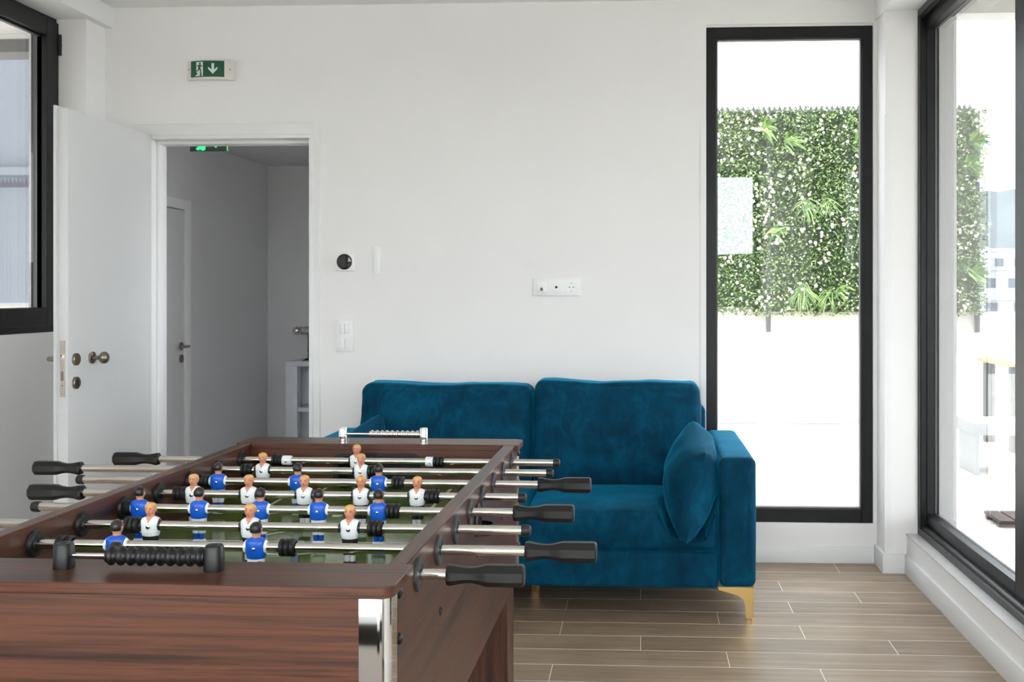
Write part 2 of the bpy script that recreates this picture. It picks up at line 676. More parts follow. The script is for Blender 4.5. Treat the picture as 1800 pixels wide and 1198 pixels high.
w = struct_empty('window_1', (0.7165, D + 0.05, WZ0))
mb = MB((-0.7165, -(D + 0.05), -WZ0))
ring(mb, 'y', D + 0.012, D + 0.09, WX0, WX1, WZ0, 2.586, 0.050, 0.050, 0.062, 0.055, 'frame')
ring(mb, 'y', D + 0.020, D + 0.06, WX0 + 0.048, WX1 - 0.048, WZ0 + 0.06, 2.533, 0.009, 0.009, 0.010, 0.009, 'frame_grey')
mb.build('window_frame', w)
mb = MB((-0.7165, -(D + 0.05), -WZ0))
mb.box(WX0 + 0.052, WX1 - 0.052, D + 0.040, D + 0.060, WZ0 + 0.064, 2.530, 'glass')
mb.build('glass_pane', w)
mb = MB((-0.7165, -(D + 0.05), -WZ0))
mb.box(WX0, WX1, D + 0.012, D + 0.09, 2.586, 2.597, 'trim')
mb.build('reveal_strip', w)

# tilt window on the wall by the open door
w = struct_empty('window_2', (XL, 4.02, LZ0))
o2 = (-XL, -4.02, -LZ0)
mb = MB(o2)
ring(mb, 'x', XL - 0.10, XL + 0.004, LW0, LW1, LZ0, LZ1, 0.05, 0.04, 0.035, 0.04, 'frame')
mb.build('window_frame', w)
mb = MB(o2)
ring(mb, 'x', XL - 0.036, XL + 0.018, LW0 + 0.035, LW1 - 0.006, LZ0 + 0.03, LZ1 - 0.022, 0.1, 0.100, 0.085, 0.075, 'frame')
ring(mb, 'x', XL - 0.030, XL - 0.006, LW0 + 0.134, LW1 - 0.105, LZ0 + 0.114, LZ1 - 0.096, 0.012, 0.001, 0.004, 0.012, 'frame')
mb.build('window_sash', w)
mb = MB(o2)
mb.box(XL - 0.055, XL - 0.035, LW0 + 0.13, LW1 - 0.13, LZ0 + 0.11, LZ1 - 0.09, 'solar_glass')
mb.build('glass_pane', w)
for zc in (LZ1 - 0.125, LZ0 + 0.14):
    mb = MB(o2)
    mb.cyl((XL + 0.02, LW1 - 0.004, zc - 0.05), (XL + 0.02, LW1 - 0.004, zc + 0.05), 0.011, 'gasket', 14)
    mb.cyl((XL + 0.02, LW1 - 0.004, zc - 0.005), (XL + 0.02, LW1 - 0.004, zc + 0.005), 0.012, 'frame', 14)
    mb.build('hinge', w)


# sliding glass units on the terrace side
def slider(name, y0, y1):
    w = struct_empty(name, (1.34, (y0 + y1) / 2, 0.183))
    off = (-1.34, -(y0 + y1) / 2, -0.183)
    mb = MB(off)
    ring(mb, 'x', 1.281, 1.376, y0, y1, 0.183, 2.607, 0.012, 0.010, 0.030, 0.030, 'frame_grey')
    mb.box(1.376, 1.440, y0, y1 - 0.02, 0.183, 0.225, 'frame')
    mb.box(1.376, 1.440, y0, y1 - 0.02, 2.570, 2.607, 'frame')
    ring(mb, 'x', 1.292, 1.376, y0 + 0.01, y1 - 0.003, 0.190, 2.604, 0.05, 0.012, 0.035, 0.04, 'frame')
    mb.box(1.300, 1.304, y0 + 0.05, y1 - 0.05, 0.225, 0.229, 'steel')
    mb.build('window_frame', w)
    ym = 3.782
    for k, (a, b, xa) in enumerate(((ym - 0.10, y1 - 0.008, 1.318), (y0 + 0.02, ym + 0.0, 1.385))):
        mb = MB(off)
        ring(mb, 'x', xa, xa + 0.054, a, b, 0.222, 2.575, 0.10, 0.012 if k == 0 else 0.1, 0.056, 0.058, 'frame')
        ring(mb, 'x', xa + 0.038, xa + 0.0435, a + 0.099, b - (0.011 if k == 0 else 0.099), 0.277, 2.518, 0.004, 0.004, 0.004, 0.004, 'sash_grey')
        s = mb.build('window_sash', w)
        mb = MB(off)
        mb.box(xa + 0.044, xa + 0.054, a + 0.098, b - (0.010 if k == 0 else 0.098), 0.276, 2.519, 'tinted_glass')
        mb.build('glass_pane', s)
    return w


slider('window_3', 2.40, 4.946)

w = struct_empty('window_4', (-0.62, YB, 0.19))
o5 = (0.62, -YB, -0.19)
mb = MB(o5)
for xa, xb in ((RX0, -1.23), (-1.23, -0.01), (-0.01, RX1)):
    ring(mb, 'y', YB - 0.12, YB - 0.03, xa, xb, 0.19, 2.55, 0.06, 0.06, 0.07, 0.06, 'frame')
mb.build('window_frame', w)
for xa, xb in ((RX0, -1.23), (-1.23, -0.01), (-0.01, RX1)):
    mb = MB(o5)
    mb.box(xa + 0.058, xb - 0.058, YB - 0.085, YB - 0.065, 0.258, 2.492, 'clear_glass')
    mb.build('glass_pane', w)

# ---- the lobby beyond the doorway
L0 = D + T
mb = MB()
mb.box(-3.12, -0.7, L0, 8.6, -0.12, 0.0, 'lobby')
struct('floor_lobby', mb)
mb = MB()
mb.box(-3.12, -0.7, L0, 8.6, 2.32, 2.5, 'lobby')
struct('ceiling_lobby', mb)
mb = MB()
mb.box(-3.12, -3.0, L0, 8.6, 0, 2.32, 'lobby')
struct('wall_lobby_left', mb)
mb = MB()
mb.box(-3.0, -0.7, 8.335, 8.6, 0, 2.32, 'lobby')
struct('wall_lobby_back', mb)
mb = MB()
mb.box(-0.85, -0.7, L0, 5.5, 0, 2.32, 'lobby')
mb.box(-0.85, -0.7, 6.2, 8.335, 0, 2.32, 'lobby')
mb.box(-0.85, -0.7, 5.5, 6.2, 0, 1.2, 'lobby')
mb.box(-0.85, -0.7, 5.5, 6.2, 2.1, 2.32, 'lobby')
struct('wall_lobby_right', mb)  # has an unseen opening, added to let daylight into the lobby
# lobby door, ajar leaf flush in its frame on the side wall
d2 = struct_empty('door_2', (-3.0, 6.5, 0))
od = (3.0, -6.5, 0)
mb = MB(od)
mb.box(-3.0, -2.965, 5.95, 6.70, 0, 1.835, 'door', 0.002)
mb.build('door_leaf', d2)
mb = MB(od)
mb.box(-3.0, -2.955, 6.703, 6.79, 0, 1.845, 'trim', 0.002)
mb.box(-3.0, -2.955, 5.86, 5.947, 0, 1.845, 'trim', 0.002)
mb.box(-3.0, -2.955, 5.86, 6.79, 1.84, 1.905, 'trim', 0.002)
mb.build('casing', d2)
mb = MB(od)
mb.lathe([(0, 0.026), (0.009, 0.026), (0.011, 0.022)], (-2.965, 6.655, 0.955), (1, 0, 0), 'nickel')
mb.cyl((-2.955, 6.655, 0.955), (-2.912, 6.655, 0.955), 0.008, 'nickel')
mb.tube([(-2.912, 6.655, 0.955), (-2.907, 6.545, 0.955)], 0.0095, 'nickel', 14)
mb.build('handle', d2)
mb = MB(od)
mb.lathe([(0, 0.026), (0.009, 0.026), (0.011, 0.022)], (-2.965, 6.655, 0.875), (1, 0, 0), 'nickel')
mb.build('lock_rosette', d2)

# ---- the open door leaf with its hardware
XD = -2.424
d1 = struct_empty('door_1', (XD, D - 0.01, 0))
d1.rotation_euler = (0, 0, 0.0)
od = (-XD, -(D - 0.01), 0)
YF = 4.345         # free edge
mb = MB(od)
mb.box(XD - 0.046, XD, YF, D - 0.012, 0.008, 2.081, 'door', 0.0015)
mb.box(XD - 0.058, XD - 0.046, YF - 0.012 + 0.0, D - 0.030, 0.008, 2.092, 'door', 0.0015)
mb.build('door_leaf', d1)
mb = MB(od)
mb.box(XD - 0.036, XD - 0.012, YF - 0.0025, YF + 0.002, 0.855, 1.095, 'lockplate', 0.0008, 1)
mb.box(XD - 0.031, XD - 0.017, YF - 0.009, YF, 1.010, 1.035, 'steel', 0.002)
mb.box(XD - 0.030, XD - 0.018, YF - 0.0032, YF, 0.925, 0.965, 'nickel')
mb.cyl((XD - 0.024, YF - 0.0035, 0.905), (XD - 0.024, YF, 0.905), 0.004, 'nickel', 10)
mb.cyl((XD - 0.024, YF - 0.0035, 0.868), (XD - 0.024, YF, 0.868), 0.004, 'steel', 10)
mb.build('lock_plate', d1)
for z in (1.013, 0.912):
    mb = MB(od)
    mb.lathe([(0, 0.0265), (0.010, 0.0265), (0.012, 0.024), (0.012, 0.0)], (XD, YF + 0.056, z), (1, 0, 0), 'nickel', 32)
    if z < 1:
        mb.box(XD + 0.0115, XD + 0.0135, YF + 0.053, YF + 0.059, z - 0.010, z + 0.010, 'gasket')
    mb.build('lock_rosette', d1)
mb = MB(od)
mb.lathe([(0, 0.0265), (0.008, 0.0265), (0.011, 0.022), (0.011, 0.010), (0.034, 0.009), (0.038, 0.013), (0.044, 0.022),
          (0.053, 0.0268), (0.062, 0.0268), (0.070, 0.022), (0.076, 0.012), (0.078, 0.0)], (XD, YF + 0.19, 1.012), (1, 0, 0), 'nickel', 32)
mb.build('door_knob', d1)
mb = MB(od)
mb.lathe([(0, 0.026), (0.010, 0.026)], (XD - 0.058, YF + 0.056, 1.013), (-1, 0, 0), 'nickel', 28)
mb.tube([(XD - 0.066, YF + 0.056, 1.013), (XD - 0.115, YF + 0.056, 1.013), (XD - 0.115, YF + 0.18, 1.013)], 0.0105, 'nickel', 16)
mb.build('handle', d1)

# ------------------------------------------------------------------ table football
TX, TY = -0.2558, 1.5842
cT, sT = math.cos(0.0503), math.sin(0.0503)
TOX, TOY = TX * cT - TY * sT, TX * sT + TY * cT
TROT = -(0.0612 - 0.0503)
AC, DC = -0.355, 0.525                # table centre in its own (a, d) coordinates
ct, st = math.cos(TROT), math.sin(TROT)
table = thing('foosball_table', 'walnut table football game with chrome rods and blue and white teams', 'game table',
              (TOX + AC * ct - DC * st, TOY + AC * st + DC * ct, 0), TROT)
OT = (-AC, -DC, 0)
ZR = 0.8724          # rod height
ZTOP = 0.905
AI0, AI1 = -0.690, -0.028     # inner faces of the long sides
AO0, AO1 = -0.718, 0.0        # outer faces
ZF = ZR - 0.0805              # playing surface
ZAP = 0.552                   # lower edge of the apron


def tmb():
    return MB(OT)


for a0, a1, near in ((AI1, AO1, False), (AO0, AI0, True)):
    mb = tmb()
    mb.box(a0, a1, -0.165, 1.215, ZAP, ZTOP, 'wood_y', 0.0012, 1)
    mb.build('side_panel', table)


def plate_poly(d0, d1, front):
    """top plate outline with clipped outer corners"""
    a0, a1 = AO0 - 0.010, AO1 + 0.010
    if front:
        pts = [(a0, d1), (a0, d0 + 0.016), (a0 + 0.003, d0 + 0.008), (a0 + 0.014, d0), (a1 - 0.014, d0), (a1 - 0.003, d0 + 0.008), (a1, d0 + 0.016), (a1, d1)]
    else:
        pts = [(a0, d0), (a1, d0), (a1, d1 - 0.022), (a1 - 0.004, d1 - 0.010), (a1 - 0.018, d1), (a0 + 0.018, d1), (a0 + 0.004, d1 - 0.010), (a0, d1 - 0.022)]
    return pts


PN0, PN1 = -0.196, -0.072
PF0, PF1 = 1.117, 1.232
for d0, d1, front in ((PN0, PN1, True), (PF0, PF1, False)):
    mb = tmb()
    mb.prism(plate_poly(d0, d1, front), 'z', ZTOP - 0.0145, ZTOP + 0.0008, 'wood_x')
    bevel_mod(mb.build('end_plate', table), 0.0012, 2)
# end walls: outside board and board facing the pitch
mb = tmb()
mb.box(AI0 - 0.02, AI1 + 0.02, -0.182, -0.160, ZAP, ZTOP - 0.0145, 'wood_x')
mb.box(AI0, AI1, -0.090, -0.075, ZAP, ZTOP - 0.0145, 'wood_x')
mb.build('end_panel', table)
GA0, GA1, GZ = -0.461, -0.255, ZF + 0.080
mb = tmb()
mb.box(AI0 - 0.02, AI1 + 0.02, 1.200, 1.222, ZAP, ZTOP - 0.0145, 'wood_x')
mb.box(AI0, GA0, 1.119, 1.134, ZAP, ZTOP - 0.0145, 'wood_x')
mb.box(GA1, AI1, 1.119, 1.134, ZAP, ZTOP - 0.0145, 'wood_x')
mb.box(GA0, GA1, 1.119, 1.134, GZ, ZTOP - 0.0145, 'wood_x')
mb.build('end_panel', table)
# goal mouth at the far end
mb = tmb()
gw = []
for k in range(9):
    t = PI / 2 * k / 8
    gw.append((GA1 + 0.012 - 0.022 + 0.022 * math.sin(PI / 2 - t) + 0.0, GZ + 0.010 - 0.022 + 0.022 * math.sin(t)))
outer = [(GA1 + 0.012, ZF)] + gw
gl2 = [(GA0 + GA1 - a, z) for a, z in reversed(outer)]
outer = outer + gl2
ca, cz = (GA0 + GA1) / 2, ZF + 0.04
inner = [(ca + (a - ca) * 0.90, ZF if abs(z - ZF) < 1e-6 else cz + (z - cz) * 0.84) for a, z in outer]
n_ = len(outer)
bm = mb.bm
VO = [bm.verts.new((a, 1.1155, z)) for a, z in outer]
VI = [bm.verts.new((a, 1.1155, z)) for a, z in inner]
VOb = [bm.verts.new((a, 1.1195, z)) for a, z in outer]
VIb = [bm.verts.new((a, 1.185, z)) for a, z in inner]
fs = []
for k in range(n_ - 1):
    fs.append(bm.faces.new((VO[k], VO[k + 1], VI[k + 1], VI[k])))
    fs.append(bm.faces.new((VO[k], VOb[k], VOb[k + 1], VO[k + 1])))
    fs.append(bm.faces.new((VI[k], VI[k + 1], VIb[k + 1], VIb[k])))
fs.append(bm.faces.new(VIb))
mb._fin(fs, 'black', False)
mb.build('goal_mouth', table)

mb = tmb()
mb.box(AI0, AI1, -0.075, 1.119, ZF - 0.012, ZF, 'turf')
pf = mb.build('playfield', table)


# white markings
def strip(mb, pts, wd):
    for (a, b) in zip(pts, pts[1:]):
        v = Vector((b[0] - a[0], b[1] - a[1], 0))
        n = Vector((-v.y, v.x, 0)).normalized() * wd / 2
        mb.poly([(a[0] - n.x, a[1] - n.y, ZF + 0.0006), (b[0] - n.x, b[1] - n.y, ZF + 0.0006),
                 (b[0] + n.x, b[1] + n.y, ZF + 0.0006), (a[0] + n.x, a[1] + n.y, ZF + 0.0006)], 'line')


mb = tmb()
AM = (AI0 + AI1) / 2
LW = 0.0075
for sgn, dg in ((1, 1.112), (-1, -0.068)):
    for half, dep in ((0.195, 0.235), (0.13, 0.115)):
        strip(mb, [(AM - half, dg), (AM - half, dg - sgn * dep), (AM + half, dg - sgn * dep), (AM + half, dg)], LW)
    dp = dg - sgn * 0.17
    strip(mb, [(AM + 0.09 * math.cos(t), dp - sgn * 0.09 * math.sin(t)) for t in [math.radians(46 + 88 * k / 14) for k in range(15)]], LW)
    mb.lathe([(0, 0.012), (0.0006, 0.012)], (AM, dg - sgn * 0.335, ZF), (0, 0, 1), 'line', 20)
strip(mb, [(AM + 0.105 * math.cos(2 * PI * k / 48), DC + 0.105 * math.sin(2 * PI * k / 48)) for k in range(49)], LW)
strip(mb, [(AI0 + 0.002, DC), (AI1 - 0.002, DC)], LW)
mb.lathe([(0, 0.009), (0.0006, 0.009)], (AM, DC, ZF), (0, 0, 1), 'line', 20)
mb.build('pitch_markings', pf, recalc=False)

# legs
for a0, a1 in ((AO1 - 0.118, AO1 - 0.002), (AO0 + 0.002, AO0 + 0.118)):
    for d0, d1 in ((1.006, 1.113), (-0.063, 0.044)):
        mb = tmb()
        mb.box(a0, a1, d0, d1, 0.022, ZAP, 'wood_z', 0.0015, 1)
        lg = mb.build('leg', table)
        mb = tmb()
        mb.lathe([(0, 0.024), (0.012, 0.024), (0.022, 0.012)], ((a0 + a1) / 2, (d0 + d1) / 2, 0.0), (0, 0, 1), 'black')
        mb.build('foot', lg)
mb = tmb()
mb.box(AI0, AI1, -0.16, 1.20, ZAP + 0.01, ZAP + 0.022, 'wood_y')
mb.build('bottom_board', table)

# chrome corner trims
for sa in (1, -1):
    for sd in (1, -1):
        mb = tmb()
        ax_ = AO1 if sa > 0 else AO0
        dx_ = -0.182 if sd < 0 else 1.222
        R = 0.016
        pr = [(-0.041, 0.0), (-R, 0.0)]
        pr += [(-R + R * math.sin(PI / 2 * k / 8), -R + R * math.cos(PI / 2 * k / 8)) for k in range(1, 8)]
        pr += [(0.0, -R), (0.0, -0.045)]
        th = 0.0035
        inn = [(-0.041, -th), (-R, -th)]
        inn += [(-R + (R - th) * math.sin(PI / 2 * k / 8), -R + (R - th) * math.cos(PI / 2 * k / 8)) for k in range(1, 8)]
        inn += [(-th, -R), (-th, -0.045)]
        pts = [(p[0] + 0.003, p[1] + 0.003) for p in pr] + [(p[0] + 0.003, p[1] + 0.003) for p in reversed(inn)]
        pts = [(ax_ + sa * p[0], dx_ + sd * p[1]) for p in pts]
        mb.prism(pts, 'z', ZAP - 0.001, ZTOP - 0.0155, 'chrome')
        o = mb.build('corner_trim', table)
        for f in o.data.polygons:
            f.use_smooth = False

# black screws and cam locks on the long sides
for a, sg in ((AO1, 1), (AO0, -1)):
    for d, z in ((-0.119, 0.878), (-0.119, 0.814), (-0.119, 0.635), (1.185, 0.875), (1.185, 0.80), (1.185, 0.635)):
        mb = tmb()
        mb.lathe([(0, 0.0082), (0.003, 0.0078), (0.0055, 0.004), (0.006, 0.0)], (a, d, z), (sg, 0, 0), 'black', 18)
        mb.build('screw', table)
    for d, z in ((0.17, 0.766), (0.535, 0.771), (0.898, 0.767)):
        mb = tmb()
        mb.lathe([(0, 0.0075), (0.0015, 0.0075), (0.002, 0.005), (0.0008, 0.004), (0.0008, 0.0)], (a, d, z), (sg, 0, 0), 'black', 18)
        mb.lathe([(0, 0.002), (0.002, 0.002)], (a, d, z), (sg, 0, 0), 'chrome', 8)
        mb.build('cam_lock', table)
    # ball serving cup
    mb = tmb()
    mb.lathe([(0, 0.034), (0.004, 0.034), (0.006, 0.030), (0.006, 0.024), (0.0012, 0.022), (0.0012, 0.0)], (a, DC + 0.012, 0.838), (sg, 0, 0), 'black', 32)
    nseg = 14
    for rr, z0, z1 in ((0.031, 0.815, 0.832),):
        pts = [(0.0 + sg * 0.036 * math.sin(PI * k / nseg), DC + 0.012 - rr * math.cos(PI * k / nseg)) for k in range(nseg + 1)]
        inn = [(sg * 0.0325 * math.sin(PI * k / nseg), DC + 0.012 - (rr - 0.003) * math.cos(PI * k / nseg)) for k in range(nseg + 1)]
        for k in range(nseg):
            q = [pts[k], pts[k + 1], inn[k + 1], inn[k]]
            mb.prism([(a + p[0], p[1]) for p in q], 'z', z0, z1, 'black')
        mb.prism([(a + p[0], p[1]) for p in pts], 'z', z0 - 0.003, z0, 'black')
    mb.build('ball_cup', table)


# bead counters on both end plates
def counter(a0, a1, d, beads, metal, chunky, bead_r, pitch):
    sc = bpy.data.objects.new('score_counter', None)
    COL.objects.link(sc)
    sc.parent = table
    zt = ZTOP + 0.0008
    mp = 'chrome' if metal else 'black'
    for a in (a0, a1):
        mb = tmb()
        mb.loft([(a, d, zt, 0.0135 * chunky, 0.0135 * chunky), (a, d, zt + 0.002, 0.0138 * chunky, 0.0138 * chunky), (a, d, zt + 0.033, 0.0128 * chunky, 0.0128 * chunky),
                 (a, d, zt + 0.0355, 0.0110 * chunky, 0.0110 * chunky)], mp, 24, 2.6)
        mb.lathe([(0, 0.0045), (0.0006, 0.0045)], (a, d, zt + 0.0352), (0, 0, 1), 'gasket' if not metal else 'chrome', 14)
        mb.build('post', sc)
    zr_ = zt + 0.0185
    mb = tmb()
    mb.cyl((a0 + 0.008, d, zr_), (a1 - 0.008, d, zr_), 0.0032, 'steel', 14)
    mb.build('counter_rod', sc)
    b = bead_r
    mb = MB()
    mb.lathe([(0, 0.0034), (0.0, b * 0.72), (pitch * 0.18, b * 0.74), (pitch * 0.34, b * 0.96), (pitch * 0.48, b), (pitch * 0.62, b * 0.96),
              (pitch * 0.80, b * 0.74), (pitch * 0.985, b * 0.72), (pitch * 0.985, 0.0034)], (0, 0, 0), (1, 0, 0), mp, 24, True, 0, False)
    me = mb.mesh('bead')
    for k in range(10):
        link('bead', me, sc, None, (beads + k * pitch + OT[0], d + OT[1], zr_))


counter(-0.480, -0.262, -0.122, -0.4165, False, 1.0, 0.0138, 0.0143)
counter(-0.463, -0.247, 1.170, -0.3915, True, 0.80, 0.0105, 0.01345)


# ---- the little players: one mesh each, standing on the rod axis, facing +y
def player_mesh(name, shirt, sleeve, shorts, socks, boots, hair, blond):
    mb = MB()
    # boots block
    mb.loft([(0, 0.001, -0.0725, 0.0112, 0.0080), (0, 0.001, -0.0715, 0.0122, 0.0092), (0, 0.0006, -0.0640, 0.0124, 0.0090),
             (0, 0.0, -0.0600, 0.0110, 0.0070), (0, 0, -0.0590, 0.0098, 0.006)], boots, 24, 4.5)
    # socks, two legs
    for s in (-1, 1):
        mb.loft([(s * 0.0050, 0, -0.0600, 0.0047, 0.0052), (s * 0.0051, 0, -0.0520, 0.0050, 0.0058), (s * 0.0054, 0, -0.0455, 0.0052, 0.0060)], socks, 14, 2.4)
        mb.loft([(s * 0.0058, 0, -0.0470, 0.0062, 0.0068), (s * 0.0060, 0, -0.0380, 0.0068, 0.0078), (s * 0.0062, 0, -0.0280, 0.0072, 0.0086)], shorts, 16, 3.0)
    mb.loft([(0, 0, -0.0300, 0.0134, 0.0086), (0, 0, -0.0230, 0.0140, 0.0094), (0, 0, -0.0165, 0.0142, 0.0096)], shorts, 24, 3.2)
    # torso
    mb.loft([(0, 0, -0.0185, 0.0140, 0.0096), (0, 0, -0.0170, 0.0150, 0.0104), (0, 0, -0.0110, 0.0162, 0.0112), (0, 0, -0.0020, 0.0172, 0.0118),
             (0, 0, 0.0060, 0.0178, 0.0116), (0, 0, 0.0105, 0.0172, 0.0104), (0, 0, 0.0135, 0.0148, 0.0086), (0, 0, 0.0155, 0.0105, 0.0068),
             (0, 0, 0.0168, 0.0062, 0.0056)], shirt, 28, 2.7)
    # arms held at the sides as short sleeves around the rod
    for s in (-1, 1):
        mb.ball((s * 0.0163, 0, 0.0015), (0.0038, 0.0088, 0.0108), sleeve, 16, 10)
        mb.lathe([(0, 0.0092), (0.0036, 0.0092), (0.0044, 0.0084)], (s * 0.0155, 0, 0), (s, 0, 0), sleeve, 20)
    # collar V
    mb.poly([(-0.0058, 0.0072, 0.0160), (0.0058, 0.0072, 0.0160), (0.0030, 0.0108, 0.0108), (0, 0.0124, 0.0062), (-0.0030, 0.0108, 0.0108)], 'skin')
    mb.poly([(-0.0058, 0.0060, 0.0166), (0.0058, 0.0060, 0.0166), (0.0058, 0.0074, 0.0160), (-0.0058, 0.0074, 0.0160)], 'skin')
    # shoulder seams on the back
    for s in (-1, 1):
        mb.cyl((s * 0.0075, -0.0103, 0.0115), (s * 0.0020, -0.0119, 0.0030), 0.0004, shirt, 6)
    # neck and head
    mb.loft([(0, 0.0004, 0.0145, 0.0078, 0.0066), (0, 0.0006, 0.0175, 0.0068, 0.0066), (0, 0.0008, 0.0225, 0.0070, 0.0074)], 'skin', 18)

    def jaw(q):
        t = max(0.0, -q.z / 0.0122)
        k = 1 - 0.17 * t * t
        y = q.y * (1 - 0.10 * t) + (0.0012 * t if q.y > 0 else 0)
        return Vector((q.x * k, y, q.z))
    mb.ball((0, 0.0010, 0.0300), (0.0100, 0.0106, 0.0126), 'skin', 22, 16, jaw)
    # nose, brow, eyes, mouth, ears
    mb.loft([(0, 0.0112, 0.0258, 0.0017, 0.0014), (0, 0.0122, 0.0268, 0.0018, 0.0018), (0, 0.0113, 0.0295, 0.0011, 0.0012), (0, 0.0108, 0.0318, 0.0008, 0.0008)], 'skin', 10)
    for s in (-1, 1):
        mb.ball((s * 0.0036, 0.0104, 0.0322), (0.0026, 0.0011, 0.0007), 'brow', 8, 6)
        mb.ball((s * 0.0036, 0.0103, 0.0304), (0.0017, 0.0010, 0.0007), 'brow', 8, 6)
        mb.ball((s * 0.0092, 0.0000, 0.0290), (0.0012, 0.0022, 0.0032), 'skin', 8, 6)
    mb.ball((0, 0.0107, 0.0228), (0.0030, 0.0009, 0.0006), 'lips', 10, 6)
    mb.ball((0, 0.0098, 0.0198), (0.0026, 0.0014, 0.0014), 'skin', 8, 6)

    # hair cap
    def cap(q):
        y, z = q.y, q.z
        line = 0.0048 if y > 0.0020 else (0.0008 if y > -0.0035 else (-0.0066 if not blond else -0.0055))
        if z < line:
            return Vector((q.x * 0.72, q.y * 0.72, max(z, line - 0.0016)))
        if blond and z > 0.004:
            n = noise.noise(Vector((q.x * 900, q.y * 900, 3.1)))
            g = 1 + 0.30 * ((z - 0.004) / 0.0078) ** 2
            return Vector((q.x * g, q.y * g + (0.0008 if q.y > 0 else 0), 0.004 + (z - 0.004) * 0.93 + 0.0003 * n))
        return q
    mb.ball((0, 0.0004, 0.0306), (0.0109, 0.0114, 0.0118), hair, 28, 20, cap)
    # bolt through the chest
    for s in (-1, 1):
        r = 0.0042 if s > 0 else 0.0032
        y0 = s * 0.0112
        mb.lathe([(0, r), (0.0010, r), (0.0018, r * 0.86), (0.0024, r * 0.55), (0.0027, 0.0)], (0, y0, -0.0010), (0, s, 0), 'chrome', 18)
    return mb.mesh(name)


ME_BLUE = player_mesh('player_figure', 'blue_figure', 'white_figure', 'white_figure', 'blue_figure', 'white_figure', 'dark_hair', False)
ME_WHITE = player_mesh('player_figure', 'white_figure', 'black_figure', 'black_figure', 'white_figure', 'black_figure', 'blond', True)


def stub_mesh(colour):
    mb = MB()
    mb.lathe([(-0.0125, 0.0086), (-0.0125, 0.0105), (-0.0115, 0.0118), (-0.004, 0.0122), (0.006, 0.0120), (0.0115, 0.0112), (0.0125, 0.0098), (0.0125, 0.0086)],
             (0, 0, 0), (1, 0, 0), colour, 26, True, 0, False)
    for s in (-1, 1):
        mb.lathe([(0, 0.003), (0.0012, 0.003), (0.0014, 0.0018), (0.0004, 0.0016), (0.0004, 0)], (0, s * 0.0116, -0.001), (0, s, 0), 'chrome', 14)
    return mb.mesh('goalie_stub')


ME_STUB_W, ME_STUB_B = stub_mesh('white_figure'), stub_mesh('blue_figure')

mb = MB()
prof = [(-0.0135, 0.0086), (-0.0135, 0.0118), (-0.0128, 0.0134)]
for c in (-0.0090, 0.0, 0.0090):
    prof += [(c - 0.0036, 0.0136), (c - 0.0026, 0.0148), (c + 0.0026, 0.0148), (c + 0.0036, 0.0136), (c + 0.0044, 0.0124)]
prof += [(0.0132, 0.0130), (0.0135, 0.0112), (0.0120, 0.0086)]
mb.lathe(prof, (0, 0, 0), (1, 0, 0), 'rubber', 28, True, 0, False)
ME_BUMP = mb.mesh('rubber_bumper')

mb = MB()                # handle pointing to +x, from 0 to 0.118
for sm in (0,):
    rs = [(0.0, 0.0100), (0.0006, 0.0150), (0.004, 0.0164), (0.010, 0.0160), (0.018, 0.0140), (0.028, 0.0124), (0.038, 0.0122), (0.048, 0.0136), (0.058, 0.0164), (0.062, 0.0172),
          (0.110, 0.0176), (0.1155, 0.0168), (0.118, 0.0140), (0.118, 0.0)]
    mb.lathe(rs, (0, 0, 0), (1, 0, 0), 'grip', 8, False, PI / 8, True)
ME_GRIP = mb.mesh('handle')
mb = MB()
mb.lathe([(-0.002, 0.0086), (-0.002, 0.0104), (0.008, 0.0106), (0.0125, 0.0094), (0.0150, 0.0060), (0.0155, 0.0)], (0, 0, 0), (1, 0, 0), 'rubber', 24)
ME_CAP = mb.mesh('end_cap')

RODS = [
    # index, team, players, stubs, bumpers, handle side, handle start, cap side, cap start, rod span
    (1, 'b', [-0.4684], [-0.2560], [-0.2343], 1, 0.044, -1, -0.90),
    (2, 'b', [-0.5451, -0.3060], [], [-0.6339, -0.2519], 1, 0.144, -1, -0.86),
    (3, 'w', [-0.5595, -0.3741, -0.1909], [], [-0.5936, -0.1441], -1, -0.87, 1, 0.122),
    (4, 'b', [-0.6553, -0.5352, -0.4126, -0.2965, -0.1779], [], [-0.6840, -0.1494], 1, 0.085, -1, -0.861),
    (5, 'w', [-0.6130, -0.4940, -0.3746, -0.2547, -0.1357], [], [-0.6419, -0.1028], -1, -0.853, 1, 0.078),
    (6, 'b', [-0.6234, -0.4412, -0.2568], [], [-0.6560, -0.2125], 1, 0.100, -1, -0.938),
    (7, 'w', [-0.5772, -0.3382], [], [-0.6161, -0.3080], -1, -1.024, 1, 0.106),
    (8, 'w', [-0.3918], [-0.5704, -0.2031], [-0.5954, -0.1829], -1, -0.904, 1, 0.108),
]
